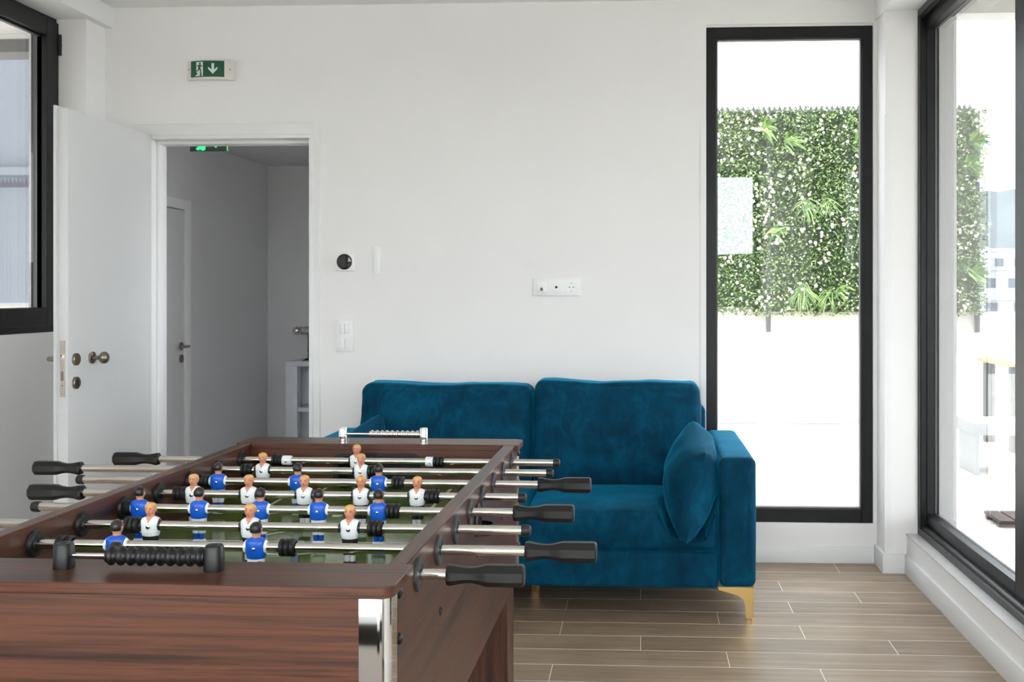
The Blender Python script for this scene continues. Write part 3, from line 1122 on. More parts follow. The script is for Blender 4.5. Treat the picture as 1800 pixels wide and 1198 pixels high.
for i, team, pls, stubs, bumps, hs, h0, cs, c0 in RODS:
    d = (i - 1) * 0.15
    lo, hi = min(h0, c0), max(h0, c0)
    mb = tmb()
    mb.lathe([(0, 0.0083), (hi - lo, 0.0083)], (lo, d, ZR), (1, 0, 0), 'steel', 28)
    rod = mb.build('rod', table)
    base = Vector((OT[0], d + OT[1], ZR))
    for a in pls:
        p = link('player_figure', ME_BLUE if team == 'b' else ME_WHITE, rod, 'blue shirted figure with dark hair' if team == 'b' else 'white shirted figure with blond hair',
                 base + Vector((a, 0, 0)))
        p.rotation_euler = (0, 0, 0 if team == 'b' else PI)
    for a in stubs:
        link('goalie_stub', ME_STUB_B if team == 'b' else ME_STUB_W, rod, None, base + Vector((a, 0, 0)))
    for a in bumps:
        link('rubber_bumper', ME_BUMP, rod, None, base + Vector((a, 0, 0)))
    h = link('handle', ME_GRIP, rod, None, base + Vector((h0, 0, 0)))
    h.rotation_euler = (0, 0, 0 if hs > 0 else PI)
    c = link('end_cap', ME_CAP, rod, None, base + Vector((c0, 0, 0)))
    c.rotation_euler = (0, 0, 0 if cs > 0 else PI)

# bearings where the rods pass the long sides
mb = MB()
mb.lathe([(0, 0.0086), (0, 0.0255), (0.0034, 0.0255), (0.0046, 0.0246), (0.0050, 0.0150), (0.0040, 0.0142), (0.0040, 0.0086)], (0, 0, 0), (1, 0, 0), 'bearing', 36, True, 0, False)
ME_BO = mb.mesh('rod_bearing')
mb = MB()
mb.lathe([(0, 0.0086), (0, 0.0225), (0.0040, 0.0225), (0.0068, 0.0210), (0.0074, 0.0130), (0.0105, 0.0118), (0.0105, 0.0086)], (0, 0, 0), (1, 0, 0), 'rubber', 36, True, 0, False)
ME_BI = mb.mesh('rod_bearing')
for i in range(8):
    d = i * 0.15
    for a, me, r in ((AO1, ME_BO, 0), (AI1, ME_BI, PI), (AI0, ME_BI, 0), (AO0, ME_BO, PI)):
        o = link('rod_bearing', me, table, None, (a + OT[0], d + OT[1], ZR))
        o.rotation_euler = (0, 0, r)


# ------------------------------------------------------------------ sofa
def puffy(mb, x0, x1, y0, y1, z0, z1, r, bulge=(0, 0, 0), n=(26, 14, 12), m='velvet', wrinkle=0.0, seed=0.0, shear_y=0.0, lift=None):
    """soft upholstered block: rounded box, faces swelling by bulge"""
    cx, cy, cz = (x0 + x1) / 2, (y0 + y1) / 2, (z0 + z1) / 2
    h = Vector(((x1 - x0) / 2, (y1 - y0) / 2, (z1 - z0) / 2))
    bm = mb.bm
    cache = {}

    def place(p):
        u = Vector((p[0], p[1], p[2]))
        q = Vector((u.x * h.x, u.y * h.y, u.z * h.z))
        inn = Vector([max(-h[k] + r, min(h[k] - r, q[k])) for k in range(3)])
        dlt = q - inn
        if dlt.length > 1e-9:
            q = inn + dlt.normalized() * min(r, max(abs(dlt.x), abs(dlt.y), abs(dlt.z)))
        fx = (1 - u.y ** 2) * (1 - u.z ** 2)
        fy = (1 - u.x ** 4) * (1 - u.z ** 2)
        fz = (1 - u.x ** 4) * (1 - u.y ** 4)
        q += Vector((bulge[0] * fx * u.x, bulge[1] * fy * u.y, bulge[2] * fz * u.z))
        if wrinkle:
            s = Vector((q.x * 5 + seed, q.y * 5, q.z * 9))
            w = noise.noise(s) * 0.6 + noise.noise(s * 2.3) * 0.4
            nn = Vector((u.x ** 5, u.y ** 5, u.z ** 5))
            if nn.length > 1e-6:
                q += nn.normalized() * w * wrinkle
        q.y += shear_y * (q.z / h.z)
        q += Vector((cx, cy, cz))
        if lift:
            q = lift(q, u)
        return q

    def vert(p):
        k = tuple(round(c, 5) for c in p)
        if k not in cache:
            cache[k] = bm.verts.new(place(p))
        return cache[k]

    def ticks(N, hh):
        # denser near the rounded edges
        t = []
        e = min(0.45, r / hh)
        for k in range(5):
            t.append(-1 + e * 1.0 * (k / 4.0) ** 1.0)
        for k in range(1, N):
            t.append(-1 + e + (2 - 2 * e) * k / N)
        for k in range(5):
            t.append(1 - e + e * k / 4.0)
        return t
    T3 = [ticks(n[k], h[k]) for k in range(3)]
    fs = []
    for ax in range(3):
        b, c = (ax + 1) % 3, (ax + 2) % 3
        for sgn in (-1, 1):
            for i in range(len(T3[b]) - 1):
                for j in range(len(T3[c]) - 1):
                    q = []
                    for di, dj in ((0, 0), (1, 0), (1, 1), (0, 1)):
                        p = [0, 0, 0]
                        p[ax] = sgn
                        p[b] = T3[b][i + di]
                        p[c] = T3[c][j + dj]
                        q.append(vert(p))
                    if len(set(q)) == 4:
                        fs.append(bm.faces.new(q))
    mb._fin(fs, m, True)
    return mb


def sstep(a, b, x):
    t = max(0.0, min(1.0, (x - a) / (b - a)))
    return t * t * (3 - 2 * t)


def seat_dip(x, y):
    # the seat gives way under the pillow's lower corner
    return 0.115 * sstep(0.065, 0.125, x) * (1 - sstep(0.25, 0.30, x)) * (1 - sstep(4.22, 4.44, y))


SX = -0.495
sofa = thing('sofa', 'teal blue velvet two-seat sofa with slim gold legs against the white wall', 'sofa', (SX, 4.65, 0))
OS = (-SX, -4.65, 0)
SF = 4.19
ARM_I, ARM_O = 0.312, 0.458
for s in (1, -1):
    xa, xb = (ARM_I, ARM_O) if s > 0 else (2 * SX - ARM_O, 2 * SX - ARM_I)
    mb = MB(OS)
    puffy(mb, xa, xb, SF, 5.07, 0.130, 0.643, 0.028, (0.004, 0.005, 0.006), (8, 22, 14), wrinkle=0.002, seed=s * 3.0)
    arm = mb.build('armrest', sofa)
    # sewn seam along the inner top edge and down the front
    mb = MB(OS)
    xs = xa + 0.012 if s > 0 else xb - 0.012
    mb.tube([(xs, 5.0, 0.6415), (xs, SF + 0.018, 0.6405), (xs, SF + 0.004, 0.626), (xs, SF - 0.001, 0.59), (xs, SF - 0.001, 0.16)], 0.0014, 'seam', 6)
    mb.build('seam', arm)
mb = MB(OS)
puffy(mb, 2 * SX - ARM_I, ARM_I - 0.002, SF + 0.012, 5.05, 0.122, 0.268, 0.016, (0, 0.003, 0), (40, 16, 6), wrinkle=0.0015, seed=9)
mb.build('seat_base', sofa)
mb = MB(OS)
puffy(mb, 2 * SX - 0.306, 0.304, 4.945, 5.085, 0.25, 0.770, 0.03, (0, 0.004, 0.003), (40, 6, 14), wrinkle=0.002, seed=4)
mb.build('back_frame', sofa)
GAP = -0.468
for k, (xa, xb) in enumerate(((2 * SX - ARM_I + 0.004, GAP - 0.004), (GAP + 0.002, ARM_I - 0.006))):
    mb = MB(OS)
    def give(q, u):
        q.z -= seat_dip(q.x, q.y) * max(0.0, min(1.0, (q.z - 0.29) / 0.14))
        return q
    puffy(mb, xa, xb, SF + 0.004, 4.83, 0.270, 0.424, 0.026, (0.0, 0.008, 0.022), (34, 22, 10), wrinkle=0.004, seed=20 + 7 * k, lift=give)
    c = mb.build('seat_cushion', sofa)
for k, (xa, xb, zt) in enumerate(((-1.284, -0.498, 0.872), (-0.486, 0.270, 0.886))):
    def slump(q, u, xa=xa, xb=xb, zt=zt, k=k):
        # softly uneven upper edge and a tilted back
        t = (q.x - xa) / (xb - xa)
        f = max(0.0, u.z)
        q.z += f * (0.004 * math.cos(2 * PI * t) + 0.0025 * math.sin(11 * t + k) + 0.006 * (1 - t))
        return q
    mb = MB(OS)
    puffy(mb, xa, xb, 4.735, 4.935, 0.420, zt, 0.042, (0.006, 0.046, 0.004), (34, 10, 24), wrinkle=0.008, seed=40 + 11 * k, shear_y=0.040, lift=slump)
    cu = mb.build('back_cushion', sofa)
    # piping on the outer rim of the cushion
    mb = MB(OS)
    for ys in (4.752,):
        pts = []
        for (px, pz) in ((xa + 0.012, 0.46), (xa + 0.008, zt - 0.05), (xa + 0.03, zt - 0.010), (xa + 0.10, zt - 0.001), ((xa + xb) / 2, zt - 0.012), (xb - 0.10, zt - 0.003), (xb - 0.03, zt - 0.012), (xb - 0.008, zt - 0.05), (xb - 0.012, 0.46)):
            sy = 0.040 * ((pz - (0.42 + zt) / 2) / ((zt - 0.42) / 2))
            pts.append((px, ys + sy + 0.012, pz))
        mb.tube(pts, 0.003, 'velvet', 6)
    mb.build('piping', cu)

lp = [(-0.141, 0.0), (0.0, 0.0), (-0.006, -0.128), (-0.030, -0.128), (-0.033, -0.075), (-0.040, -0.050), (-0.060, -0.034), (-0.095, -0.024), (-0.138, -0.012)]
for sx in (1, -1):
    for sy in (1, -1):
        mb = MB(OS)
        x0 = ARM_O - 0.010 if sx > 0 else 2 * SX - ARM_O + 0.010
        y0 = SF + 0.012 if sy > 0 else 5.055
        mb.prism([(x0 + sx * p[0], 0.130 + p[1]) for p in lp], 'y', y0, y0 + sy * 0.006, 'gold')
        mb.prism([(y0 - sy * p[0] * 0.9, 0.130 + p[1]) for p in lp], 'x', x0, x0 - sx * 0.006, 'gold')
        mb.box(min(x0, x0 - sx * 0.029), max(x0, x0 - sx * 0.029), min(y0, y0 + sy * 0.026), max(y0, y0 + sy * 0.026), 0.0, 0.004, 'gold')
        lg = mb.build('leg', sofa, 'gold angled leg')
mb = MB(OS)
mb.box(GAP - 0.006, GAP + 0.028, 4.55, 4.585, 0.0, 0.125, 'gold', 0.002)
mb.build('leg', sofa, 'gold square middle leg')


# throw pillows: four corners plus a swelling belly
def pillow(name, label, corners, thick, nrm, seed, group, clamp_z=0.0, clamp_x=None):
    TF, TB, BB, BF = [Vector(c) for c in corners]
    cen = (TF + TB + BB + BF) / 4
    o = thing(name, label, 'pillow', (cen.x, cen.y, min(BB.z, BF.z)), 0, group)
    off = -Vector((cen.x, cen.y, min(BB.z, BF.z)))
    mb = MB()
    bm = mb.bm
    N = 34
    nv = Vector(nrm).normalized()
    rows = {}
    for side in (1, -1):
        for i in range(N + 1):
            for j in range(N + 1):
                u, v = i / N, j / N
                a, b = 2 * u - 1, 2 * v - 1
                edge = i in (0, N) or j in (0, N)
                if edge and side < 0:
                    rows[(side, i, j)] = rows[(1, i, j)]
                    continue
                # edges pull inward between the corners
                pin = 0.055
                uu = 0.5 + (u - 0.5) * (1 - pin * (1 - b * b))
                vv = 0.5 + (v - 0.5) * (1 - pin * (1 - a * a))
                p = (TF * (1 - uu) + TB * uu) * (1 - vv) + (BF * (1 - uu) + BB * uu) * vv
                prof = ((1 - a ** 2) * (1 - b ** 2)) ** 0.42
                w = noise.noise(Vector((a * 2.2 + seed, b * 2.2, side * 1.7)))
                fold = 0.006 * math.sin(9 * a + 3 * b + seed) * (a * a * b * b + 0.15) * prof
                p = p + nv * side * (thick / 2 * prof * (1 + 0.10 * w) + fold)
                if clamp_z and p.y > 4.172:
                    lo = clamp_z - seat_dip(p.x, p.y)
                    p.z = max(p.z, lo)
                if clamp_x:
                    p.x = min(p.x, clamp_x[1])
                    p.x = max(p.x, clamp_x[0])
                rows[(side, i, j)] = bm.verts.new(p + off)
    fs = []
    for side in (1, -1):
        for i in range(N):
            for j in range(N):
                q = [rows[(side, i, j)], rows[(side, i + 1, j)], rows[(side, i + 1, j + 1)], rows[(side, i, j + 1)]]
                fs.append(bm.faces.new(q))
    mb._fin(fs, 'velvet', True)
    mb.build('cover', o)
    return o


pillow('throw_pillow', 'plump teal velvet throw pillow leaning inside the armrest by the tall window',
       [(0.256, 4.18, 0.662), (0.226, 4.58, 0.748), (0.195, 4.62, 0.455), (0.176, 4.100, 0.316)], 0.240, (1, 0.02, 0.06), 1.3, 'teal throw pillows', 0.458, (-2, 0.306))
pillow('throw_pillow', 'teal velvet throw pillow showing one corner behind the chrome bead counter',
       [(-1.235, 4.26, 0.655), (-1.150, 4.62, 0.765), (-1.195, 4.66, 0.46), (-1.175, 4.22, 0.455)], 0.19, (1, -0.05, -0.2), 5.1, 'teal throw pillows', 0.458, (-1.294, 2))


# ------------------------------------------------------------------ fittings on the back wall
def wall_thing(name, label, cat, x, z):
    t = thing(name, label, cat, (x, D, z))
    return t, (-x, -D, -z)


# emergency exit sign above the doorway
t, o = wall_thing('exit_sign', 'green running-man exit sign with down arrow on the white wall', 'exit sign', -2.1215, 2.348)
mb = MB(o)
x0, x1, z0, z1 = -2.240, -2.004, 2.348, 2.441
NS = 12
prev = None
pts = [(x0, D - 0.012)]
for k in range(NS + 1):
    s = k / NS
    pts.append((x0 + (x1 - x0) * s, D - 0.020 - 0.030 * math.sin(PI * s) ** 0.8))
pts.append((x1, D - 0.012))
pts += [(x1, D), (x0, D)]
mb.prism(pts, 'z', z0, z1, 'sign_case')
bevel_mod(mb.build('housing', t), 0.002, 2)


def curve_y(x, lift):
    s = (x - x0) / (x1 - x0)
    return D - 0.020 - 0.030 * math.sin(PI * max(0.0, min(1.0, s))) ** 0.8 - lift


gx0, gx1, gz0, gz1 = -2.216, -2.046, 2.3595, 2.4385


def sheet(mb, poly, lift, m, ncut=10):
    """thin plate following the bowed front; poly in 0..1 sign coordinates"""
    xs = [gx0 + p[0] * (gx1 - gx0) for p in poly]
    zs = [gz0 + p[1] * (gz1 - gz0) for p in poly]
    vf = [mb.bm.verts.new((x, curve_y(x, lift), z)) for x, z in zip(xs, zs)]
    vb = [mb.bm.verts.new((x, curve_y(x, lift - 0.001), z)) for x, z in zip(xs, zs)]
    fs = [mb.bm.faces.new(vf), mb.bm.faces.new(vb)]
    n = len(poly)
    for k in range(n):
        fs.append(mb.bm.faces.new((vf[k], vf[(k + 1) % n], vb[(k + 1) % n], vb[k])))
    mb._fin(fs, m, False)


mb = MB(o)
for k in range(12):
    sheet(mb, [(k / 12, 0), ((k + 1) / 12, 0), ((k + 1) / 12, 1), (k / 12, 1)], 0.0012, 'sign_green')
mb.build('sign_panel', t)
mb = MB(o)
sheet(mb, [(0.19, 0.30), (0.40, 0.30), (0.40, 0.93), (0.19, 0.93)], 0.0022, 'sign_white')
sheet(mb, [(0.15, 0.06), (0.30, 0.06), (0.345, 0.18), (0.37, 0.30), (0.19, 0.30), (0.24, 0.22)], 0.0022, 'sign_white')
sheet(mb, [(0.345, 0.06), (0.40, 0.06), (0.40, 0.30), (0.375, 0.30), (0.36, 0.16)], 0.0022, 'sign_white')
# the running figure
sheet(mb, [(0.305 + 0.028 * math.cos(2 * PI * k / 14), 0.84 + 0.060 * math.sin(2 * PI * k / 14)) for k in range(14)], 0.0032, 'sign_green')
sheet(mb, [(0.265, 0.755), (0.325, 0.765), (0.335, 0.70), (0.315, 0.52), (0.265, 0.48), (0.250, 0.56)], 0.0032, 'sign_green')
sheet(mb, [(0.265, 0.755), (0.235, 0.74), (0.205, 0.64), (0.222, 0.62), (0.245, 0.69), (0.270, 0.70)], 0.0032, 'sign_green')
sheet(mb, [(0.325, 0.765), (0.340, 0.66), (0.395, 0.62), (0.395, 0.66), (0.350, 0.71)], 0.0032, 'sign_green')
sheet(mb, [(0.250, 0.55), (0.285, 0.49), (0.255, 0.36), (0.185, 0.34), (0.185, 0.39), (0.235, 0.41)], 0.0032, 'sign_green')
sheet(mb, [(0.275, 0.50), (0.315, 0.53), (0.345, 0.38), (0.335, 0.10), (0.305, 0.10), (0.315, 0.36)], 0.0032, 'sign_green')
mb.build('running_figure', t)
mb = MB(o)
sheet(mb, [(0.655, 0.84), (0.725, 0.84), (0.725, 0.44), (0.815, 0.62), (0.815, 0.48), (0.69, 0.18), (0.555, 0.48), (0.555, 0.62), (0.655, 0.44)], 0.0022, 'sign_white')
mb.build('arrow', t)
mb = MB(o)
for zz in (0.085, 0.135):
    sheet(mb, [(0.855, zz), (0.955, zz), (0.955, zz + 0.02), (0.855, zz + 0.02)], 0.0022, 'acrylic')
mb.build('small_print', t)
for x in (-2.230, -2.021):
    mb = MB(o)
    mb.lathe([(0, 0.0036), (0.0015, 0.0032), (0.0018, 0.0)], (x, curve_y(x, 0.0), 2.399), (0, -1, 0), 'nickel', 14)
    mb.build('screw', t)

# thermostat with a round dark display
t, o = wall_thing('thermostat', 'square white thermostat with a round black glass display', 'thermostat', -1.452, 1.406)
mb = MB(o)
mb.box(-1.499, -1.406, D - 0.020, D, 1.406, 1.496, 'white_plastic', 0.003)
mb.build('housing', t)
mb = MB(o)
mb.lathe([(0, 0.0385), (0.002, 0.0385), (0.0035, 0.037), (0.0045, 0.030), (0.005, 0.0)], (-1.4525, D - 0.019, 1.451), (0, -1, 0), 'dark_glass', 40)
mb.build('display', t)

t, o = wall_thing('blank_wall_plate', 'narrow blank white plate on the wall beside the thermostat', 'wall plate', -1.295, 1.392)
mb = MB(o)
mb.box(-1.3135, -1.2775, D - 0.007, D, 1.392, 1.526, 'white_plastic', 0.0015)
mb.box(-1.3110, -1.2800, D - 0.0085, D - 0.006, 1.396, 1.522, 'white_plastic', 0.001)
mb.build('plate', t)

# double light switch
t, o = wall_thing('light_switch', 'white double light switch with four rockers beside the doorway', 'light switch', -1.4535, 1.008)
mb = MB(o)
mb.box(-1.4965, -1.4105, D - 0.009, D, 1.008, 1.165, 'white_plastic', 0.003)
mb.box(-1.4915, -1.4155, D - 0.0105, D - 0.008, 1.013, 1.160, 'white_plastic', 0.001)
mb.build('frame_plate', t)
for zc in (1.121, 1.050):
    for s in (-1, 1):
        mb = MB(o)
        xa = -1.4540 + (0.0006 if s > 0 else -0.0236)
        mb.box(xa, xa + 0.0230, D - 0.0150, D - 0.009, zc - 0.0238, zc + 0.0238, 'white_plastic', 0.0012)
        mb.build('rocker', t)

# triple socket plate
t, o = wall_thing('socket_plate', 'white triple wall plate with data, aerial and power sockets', 'wall socket', -0.408, 1.283)
mb = MB(o)
mb.box(-0.525, -0.291, D - 0.009, D, 1.283, 1.369, 'white_plastic', 0.004)
mb.build('frame_plate', t)
ctr = [-0.482, -0.410, -0.3365]
mb = MB(o)
mb.box(ctr[0] - 0.0235, ctr[0] + 0.0235, D - 0.0125, D - 0.0085, 1.3025, 1.3495, 'white_plastic', 0.001)
mb.box(ctr[0] - 0.0215, ctr[0] + 0.0215, D - 0.0145, D - 0.0120, 1.327, 1.3475, 'white_plastic', 0.001)
mb.box(ctr[0] - 0.007, ctr[0] + 0.007, D - 0.0135, D - 0.0120, 1.308, 1.322, 'acrylic')
mb.box(ctr[0] - 0.004, ctr[0] + 0.004, D - 0.0137, D - 0.0120, 1.321, 1.3245, 'acrylic')
mb.build('data_socket', t)
mb = MB(o)
mb.box(ctr[1] - 0.0215, ctr[1] + 0.0215, D - 0.0125, D - 0.0085, 1.3045, 1.3475, 'white_plastic', 0.001)
mb.lathe([(0, 0.0065), (0.001, 0.0065), (0.001, 0)], (ctr[1], D - 0.0125, 1.326), (0, -1, 0), 'acrylic', 20)
mb.lathe([(0, 0.0045), (0.0016, 0.0045), (0.0016, 0)], (ctr[1], D - 0.0125, 1.326), (0, -1, 0), 'gasket', 20)
mb.build('aerial_socket', t)
mb = MB(o)
mb.lathe([(0, 0.0235), (0.0035, 0.0235), (0.0035, 0.0195), (-0.0015 + 0.003, 0.0188), (0.0015, 0.0)], (ctr[2], D - 0.0088, 1.326), (0, -1, 0), 'white_plastic', 36)
for dx in (-0.0095, 0.0095):
    mb.lathe([(0, 0.0028), (0.0006, 0.0028), (0.0006, 0)], (ctr[2] + dx, D - 0.0103, 1.326), (0, -1, 0), 'gasket', 14)
for dz in (-0.0185, 0.0185):
    mb.box(ctr[2] - 0.0022, ctr[2] + 0.0022, D - 0.0130, D - 0.0100, 1.326 + dz - 0.0022, 1.326 + dz + 0.0022, 'nickel')
mb.build('power_socket', t)

# ------------------------------------------------------------------ things in the lobby
t = thing('exit_sign', 'lit green exit sign on smoked acrylic hanging under the lobby ceiling', 'exit sign', (-2.702, 6.47, 2.2))
o = (2.702, -6.47, -2.2)
mb = MB(o)
mb.box(-2.822, -2.582, 6.466, 6.472, 2.186, 2.318, 'acrylic')
mb.build('plate', t)
mb = MB(o)
mb.box(-2.83, -2.575, 6.455, 6.483, 2.300, 2.32, 'white_plastic', 0.002)
mb.build('rail', t)
mb = MB(o)
P = lambda q: [(-2.822 + x * 0.24, 2.188 + z * 0.11) for x, z in q]
mb.prism(P([(0.20, 0.04), (0.28, 0.10), (0.33, 0.02), (0.40, 0.06), (0.42, 0.30), (0.40, 0.92), (0.22, 0.92), (0.20, 0.40), (0.26, 0.30), (0.16, 0.14)]), 'y', 6.4645, 6.4658, 'lit_green')
mb.prism(P([(0.65, 0.85), (0.72, 0.85), (0.72, 0.45), (0.80, 0.55), (0.80, 0.40), (0.685, 0.18), (0.57, 0.40), (0.57, 0.55), (0.65, 0.45)]), 'y', 6.4645, 6.4658, 'lit_green')
mb.prism(P([(0.985, 0), (1.0, 0), (1.0, 1.0), (0.985, 1.0)]), 'y', 6.4640, 6.4658, 'lit_green')
mb.build('pictogram', t)

t = thing('console_table', 'white console table with a lower shelf seen through the doorway', 'table', (-2.2, 8.02, 0))
o = (2.2, -8.02, 0)
mb = MB(o)
mb.box(-2.690, -1.75, 7.86, 8.24, 0.742, 0.782, 'console', 0.002)
mb.build('tabletop', t)
for xa in (-2.690, -1.838):
    for ya in (7.86, 8.152):
        mb = MB(o)
        mb.box(xa, xa + 0.088, ya, ya + 0.088, 0, 0.742, 'console', 0.002)
        mb.build('leg', t)
mb = MB(o)
mb.box(-2.62, -1.80, 7.875, 8.225, 0.398, 0.430, 'console', 0.002)
mb.build('shelf', t)

t = thing('telescope', 'steel tube with a ball end on a thin black stand on the console', 'ornament', (-2.53, 8.0, 0.782))
o = (2.53, -8.0, -0.782)
mb = MB(o)
mb.ball((-2.645, 7.98, 1.010), (0.033, 0.033, 0.033), 'steel', 24, 14)
mb.lathe([(0.025, 0.026), (0.032, 0.032), (0.040, 0.033), (0.045, 0.029), (0.060, 0.029), (0.062, 0.031), (0.40, 0.040), (0.41, 0.036)], (-2.645, 7.98, 1.010), (1, 0.05, 0.02), 'steel', 28)
mb.build('tube', t)
mb = MB(o)
mb.box(-2.556, -2.546, 7.975, 7.985, 0.787, 0.985, 'black')
mb.box(-2.5535, -2.5485, 7.96, 8.0, 0.85, 0.87, 'black')
mb.prism([(-2.60, 0.782), (-2.50, 0.782), (-2.51, 0.790), (-2.545, 0.800), (-2.555, 0.800)], 'y', 7.95, 8.01, 'black')
mb.build('stand', t)

# ------------------------------------------------------------------ terrace and beyond
mb = MB()
mb.box(-14, 16, -8, 19, -0.35, -0.125, 'terrace')
mb.box(1.46, 16, -8, 10.6, -0.125, -0.004, 'terrace')
mb.box(-0.7, 1.46, D + T, 10.6, -0.125, -0.004, 'terrace')
mb.box(-14, -3.12, -8, 16.8, -0.125, -0.004, 'terrace')
struct('terrace_floor', mb)
YH = 10.6
mb = MB()
mb.box(-0.6, 16, YH, YH + 0.2, -0.125, 1.115, 'parapet')
mb.box(-0.6, 16, YH - 0.012, YH, 0, 0.062, 'marble')
struct('wall_terrace', mb)

# green wall: steel posts, spiked rail, artificial foliage
hedge = thing('green_wall', 'artificial leafy hedge panel with white blossoms above the terrace wall', 'hedge', (1.4, YH - 0.05, 0.9))
o = (-1.4, -(YH - 0.05), -0.9)
HX0, HX1, HZ0, HZ1 = -0.6, 3.36, 1.085, 3.125
for px in (-0.77 + 0.02, 1.271, 2.292, 3.313):
    mb = MB(o)
    mb.box(px - 0.022, px + 0.022, YH - 0.062, YH - 0.022, 0.913, 3.10, 'fence', 0.002)
    mb.build('post', hedge)
mb = MB(o)
mb.box(HX0 - 0.15, 3.32, YH - 0.03, YH - 0.015, 3.095, 3.122, 'fence')
x = HX0 - 0.14
while x < 3.30:
    mb.prism([(x - 0.0235, 3.12), (x + 0.0235, 3.12), (x, 3.172)], 'y', YH - 0.026, YH - 0.020, 'fence')
    x += 0.0518
mb.build('spike_rail', hedge, 'grey saw-toothed steel rail')
mb = MB(o)
mb.box(HX0, HX1 - 0.03, YH - 0.055, YH - 0.045, HZ0 + 0.03, HZ1 - 0.022, 'mat_green')
mb.build('backing_mat', hedge)
rnd = random.Random(11)
verts, faces = [], []


def leaf(p, L, W, dirv, nrm):
    dirv = dirv.normalized()
    sd = dirv.cross(nrm).normalized()
    nn = sd.cross(dirv)
    b = len(verts)
    verts.extend([p, p + dirv * L * 0.5 + sd * W * 0.5 + nn * 0.12 * L, p + dirv * L, p + dirv * L * 0.5 - sd * W * 0.5 + nn * 0.12 * L])
    faces.append((b, b + 1, b + 2, b + 3))


def rv():
    return Vector((rnd.uniform(-1, 1), rnd.uniform(-1, 1), rnd.uniform(-1, 1)))


for k in range(34000):
    x, z = rnd.uniform(HX0, HX1), rnd.uniform(HZ0, HZ1)
    cl = noise.noise(Vector((x * 3.1, z * 3.1, 0.3)))
    dens = 0.62 + 0.5 * noise.noise(Vector((x * 1.7, z * 1.7, 7.7)))
    if rnd.random() > dens + 0.2:
        continue
    edge = max(0.0, (x - (HX1 - 0.15)) / 0.15)
    y = YH - 0.06 - rnd.random() ** 1.5 * (0.10 + 0.07 * cl)
    dv = Vector((rnd.uniform(-1, 1) + edge, rnd.uniform(-0.9, 0.1), rnd.uniform(-1, 0.8)))
    nv = Vector((rnd.uniform(-0.7, 0.7), -1, rnd.uniform(-0.2, 1.0)))
    leaf(Vector((x, y, z)), rnd.uniform(0.022, 0.048), rnd.uniform(0.011, 0.022), dv, nv)


def mesh_from(name, vs, fcs, mat, off):
    me = bpy.data.meshes.new(name)
    me.from_pydata([tuple(Vector(v) + Vector(off)) for v in vs], [], fcs)
    me.materials.append(M[mat])
    return me


fo = link('foliage', mesh_from('foliage', verts, faces, 'leaf', o), hedge)
fo['kind'] = 'stuff'
verts, faces = [], []
for k in range(1700):
    x, z = rnd.uniform(HX0, HX1 + 0.03), rnd.uniform(HZ0 + 0.04, HZ1 - 0.05)
    if noise.noise(Vector((x * 2.3, z * 2.3, 21.0))) < rnd.uniform(-0.5, 0.35):
        continue
    c = Vector((x, YH - 0.14 - rnd.random() * 0.06, z))
    R_ = rnd.uniform(0.006, 0.017)
    a0 = rnd.random() * 6
    for q in range(5):
        a = a0 + q * 2 * PI / 5
        dv = Vector((math.cos(a), -0.25, math.sin(a)))
        leaf(c, R_ * 1.3, R_ * 1.1, dv, Vector((0, -1, 0.2)) + rv() * 0.2)
bl = link('blossoms', mesh_from('blossoms', verts, faces, 'blossom', o), hedge)
bl['kind'] = 'stuff'
TUFTS = [(1.20, 2.93, 26, 0.24, 0), (1.45, 2.80, 24, 0.22, 0), (2.12, 2.78, 20, 0.22, 0), (1.34, 1.92, 12, 0.22, 1), (1.62, 2.20, 30, 0.26, 2), (1.84, 2.22, 22, 0.24, 2),
         (1.60, 1.36, 34, 0.34, 2), (1.86, 1.32, 22, 0.26, 2), (1.98, 1.34, 14, 0.14, 1), (3.24, 2.78, 34, 0.26, 0), (3.20, 2.55, 26, 0.22, 0), (3.24, 1.50, 20, 0.20, 0), (0.20, 2.4, 24, 0.24, 0), (-0.2, 1.6, 26, 0.26, 2), (2.7, 2.0, 24, 0.24, 2)]
for (tx, tz, nb, ln, style) in TUFTS:
    verts, faces = [], []
    for k in range(nb):
        a = rnd.uniform(-PI, PI) if style < 2 else rnd.uniform(-PI * 0.95, -PI * 0.05)
        if style == 0:
            a = rnd.uniform(-0.9, 1.6)
        L_ = ln * rnd.uniform(0.5, 0.85)
        w_ = 0.024 if style < 2 else 0.009
        p0 = Vector((tx + rnd.uniform(-0.04, 0.04), YH - 0.13, tz + rnd.uniform(-0.04, 0.04)))
        dv = Vector((math.cos(a), -0.45 - 0.3 * rnd.random(), math.sin(a))).normalized()
        sd = dv.cross(Vector((0, -1, 0.3))).normalized()
        prev_ = None
        for s in range(5):
            f = s / 4
            pc = p0 + dv * L_ * f + Vector((0, 0, -0.35 * L_ * f * f))
            ww = w_ * 0.5 * math.sin(PI * min(0.97, 0.18 + 0.82 * f))
            b = len(verts)
            verts.extend([pc + sd * ww, pc - sd * ww])
            if s:
                faces.append((b - 2, b - 1, b + 1, b))
    link('fern_tuft', mesh_from('fern_tuft', verts, faces, 'fern', o), hedge)

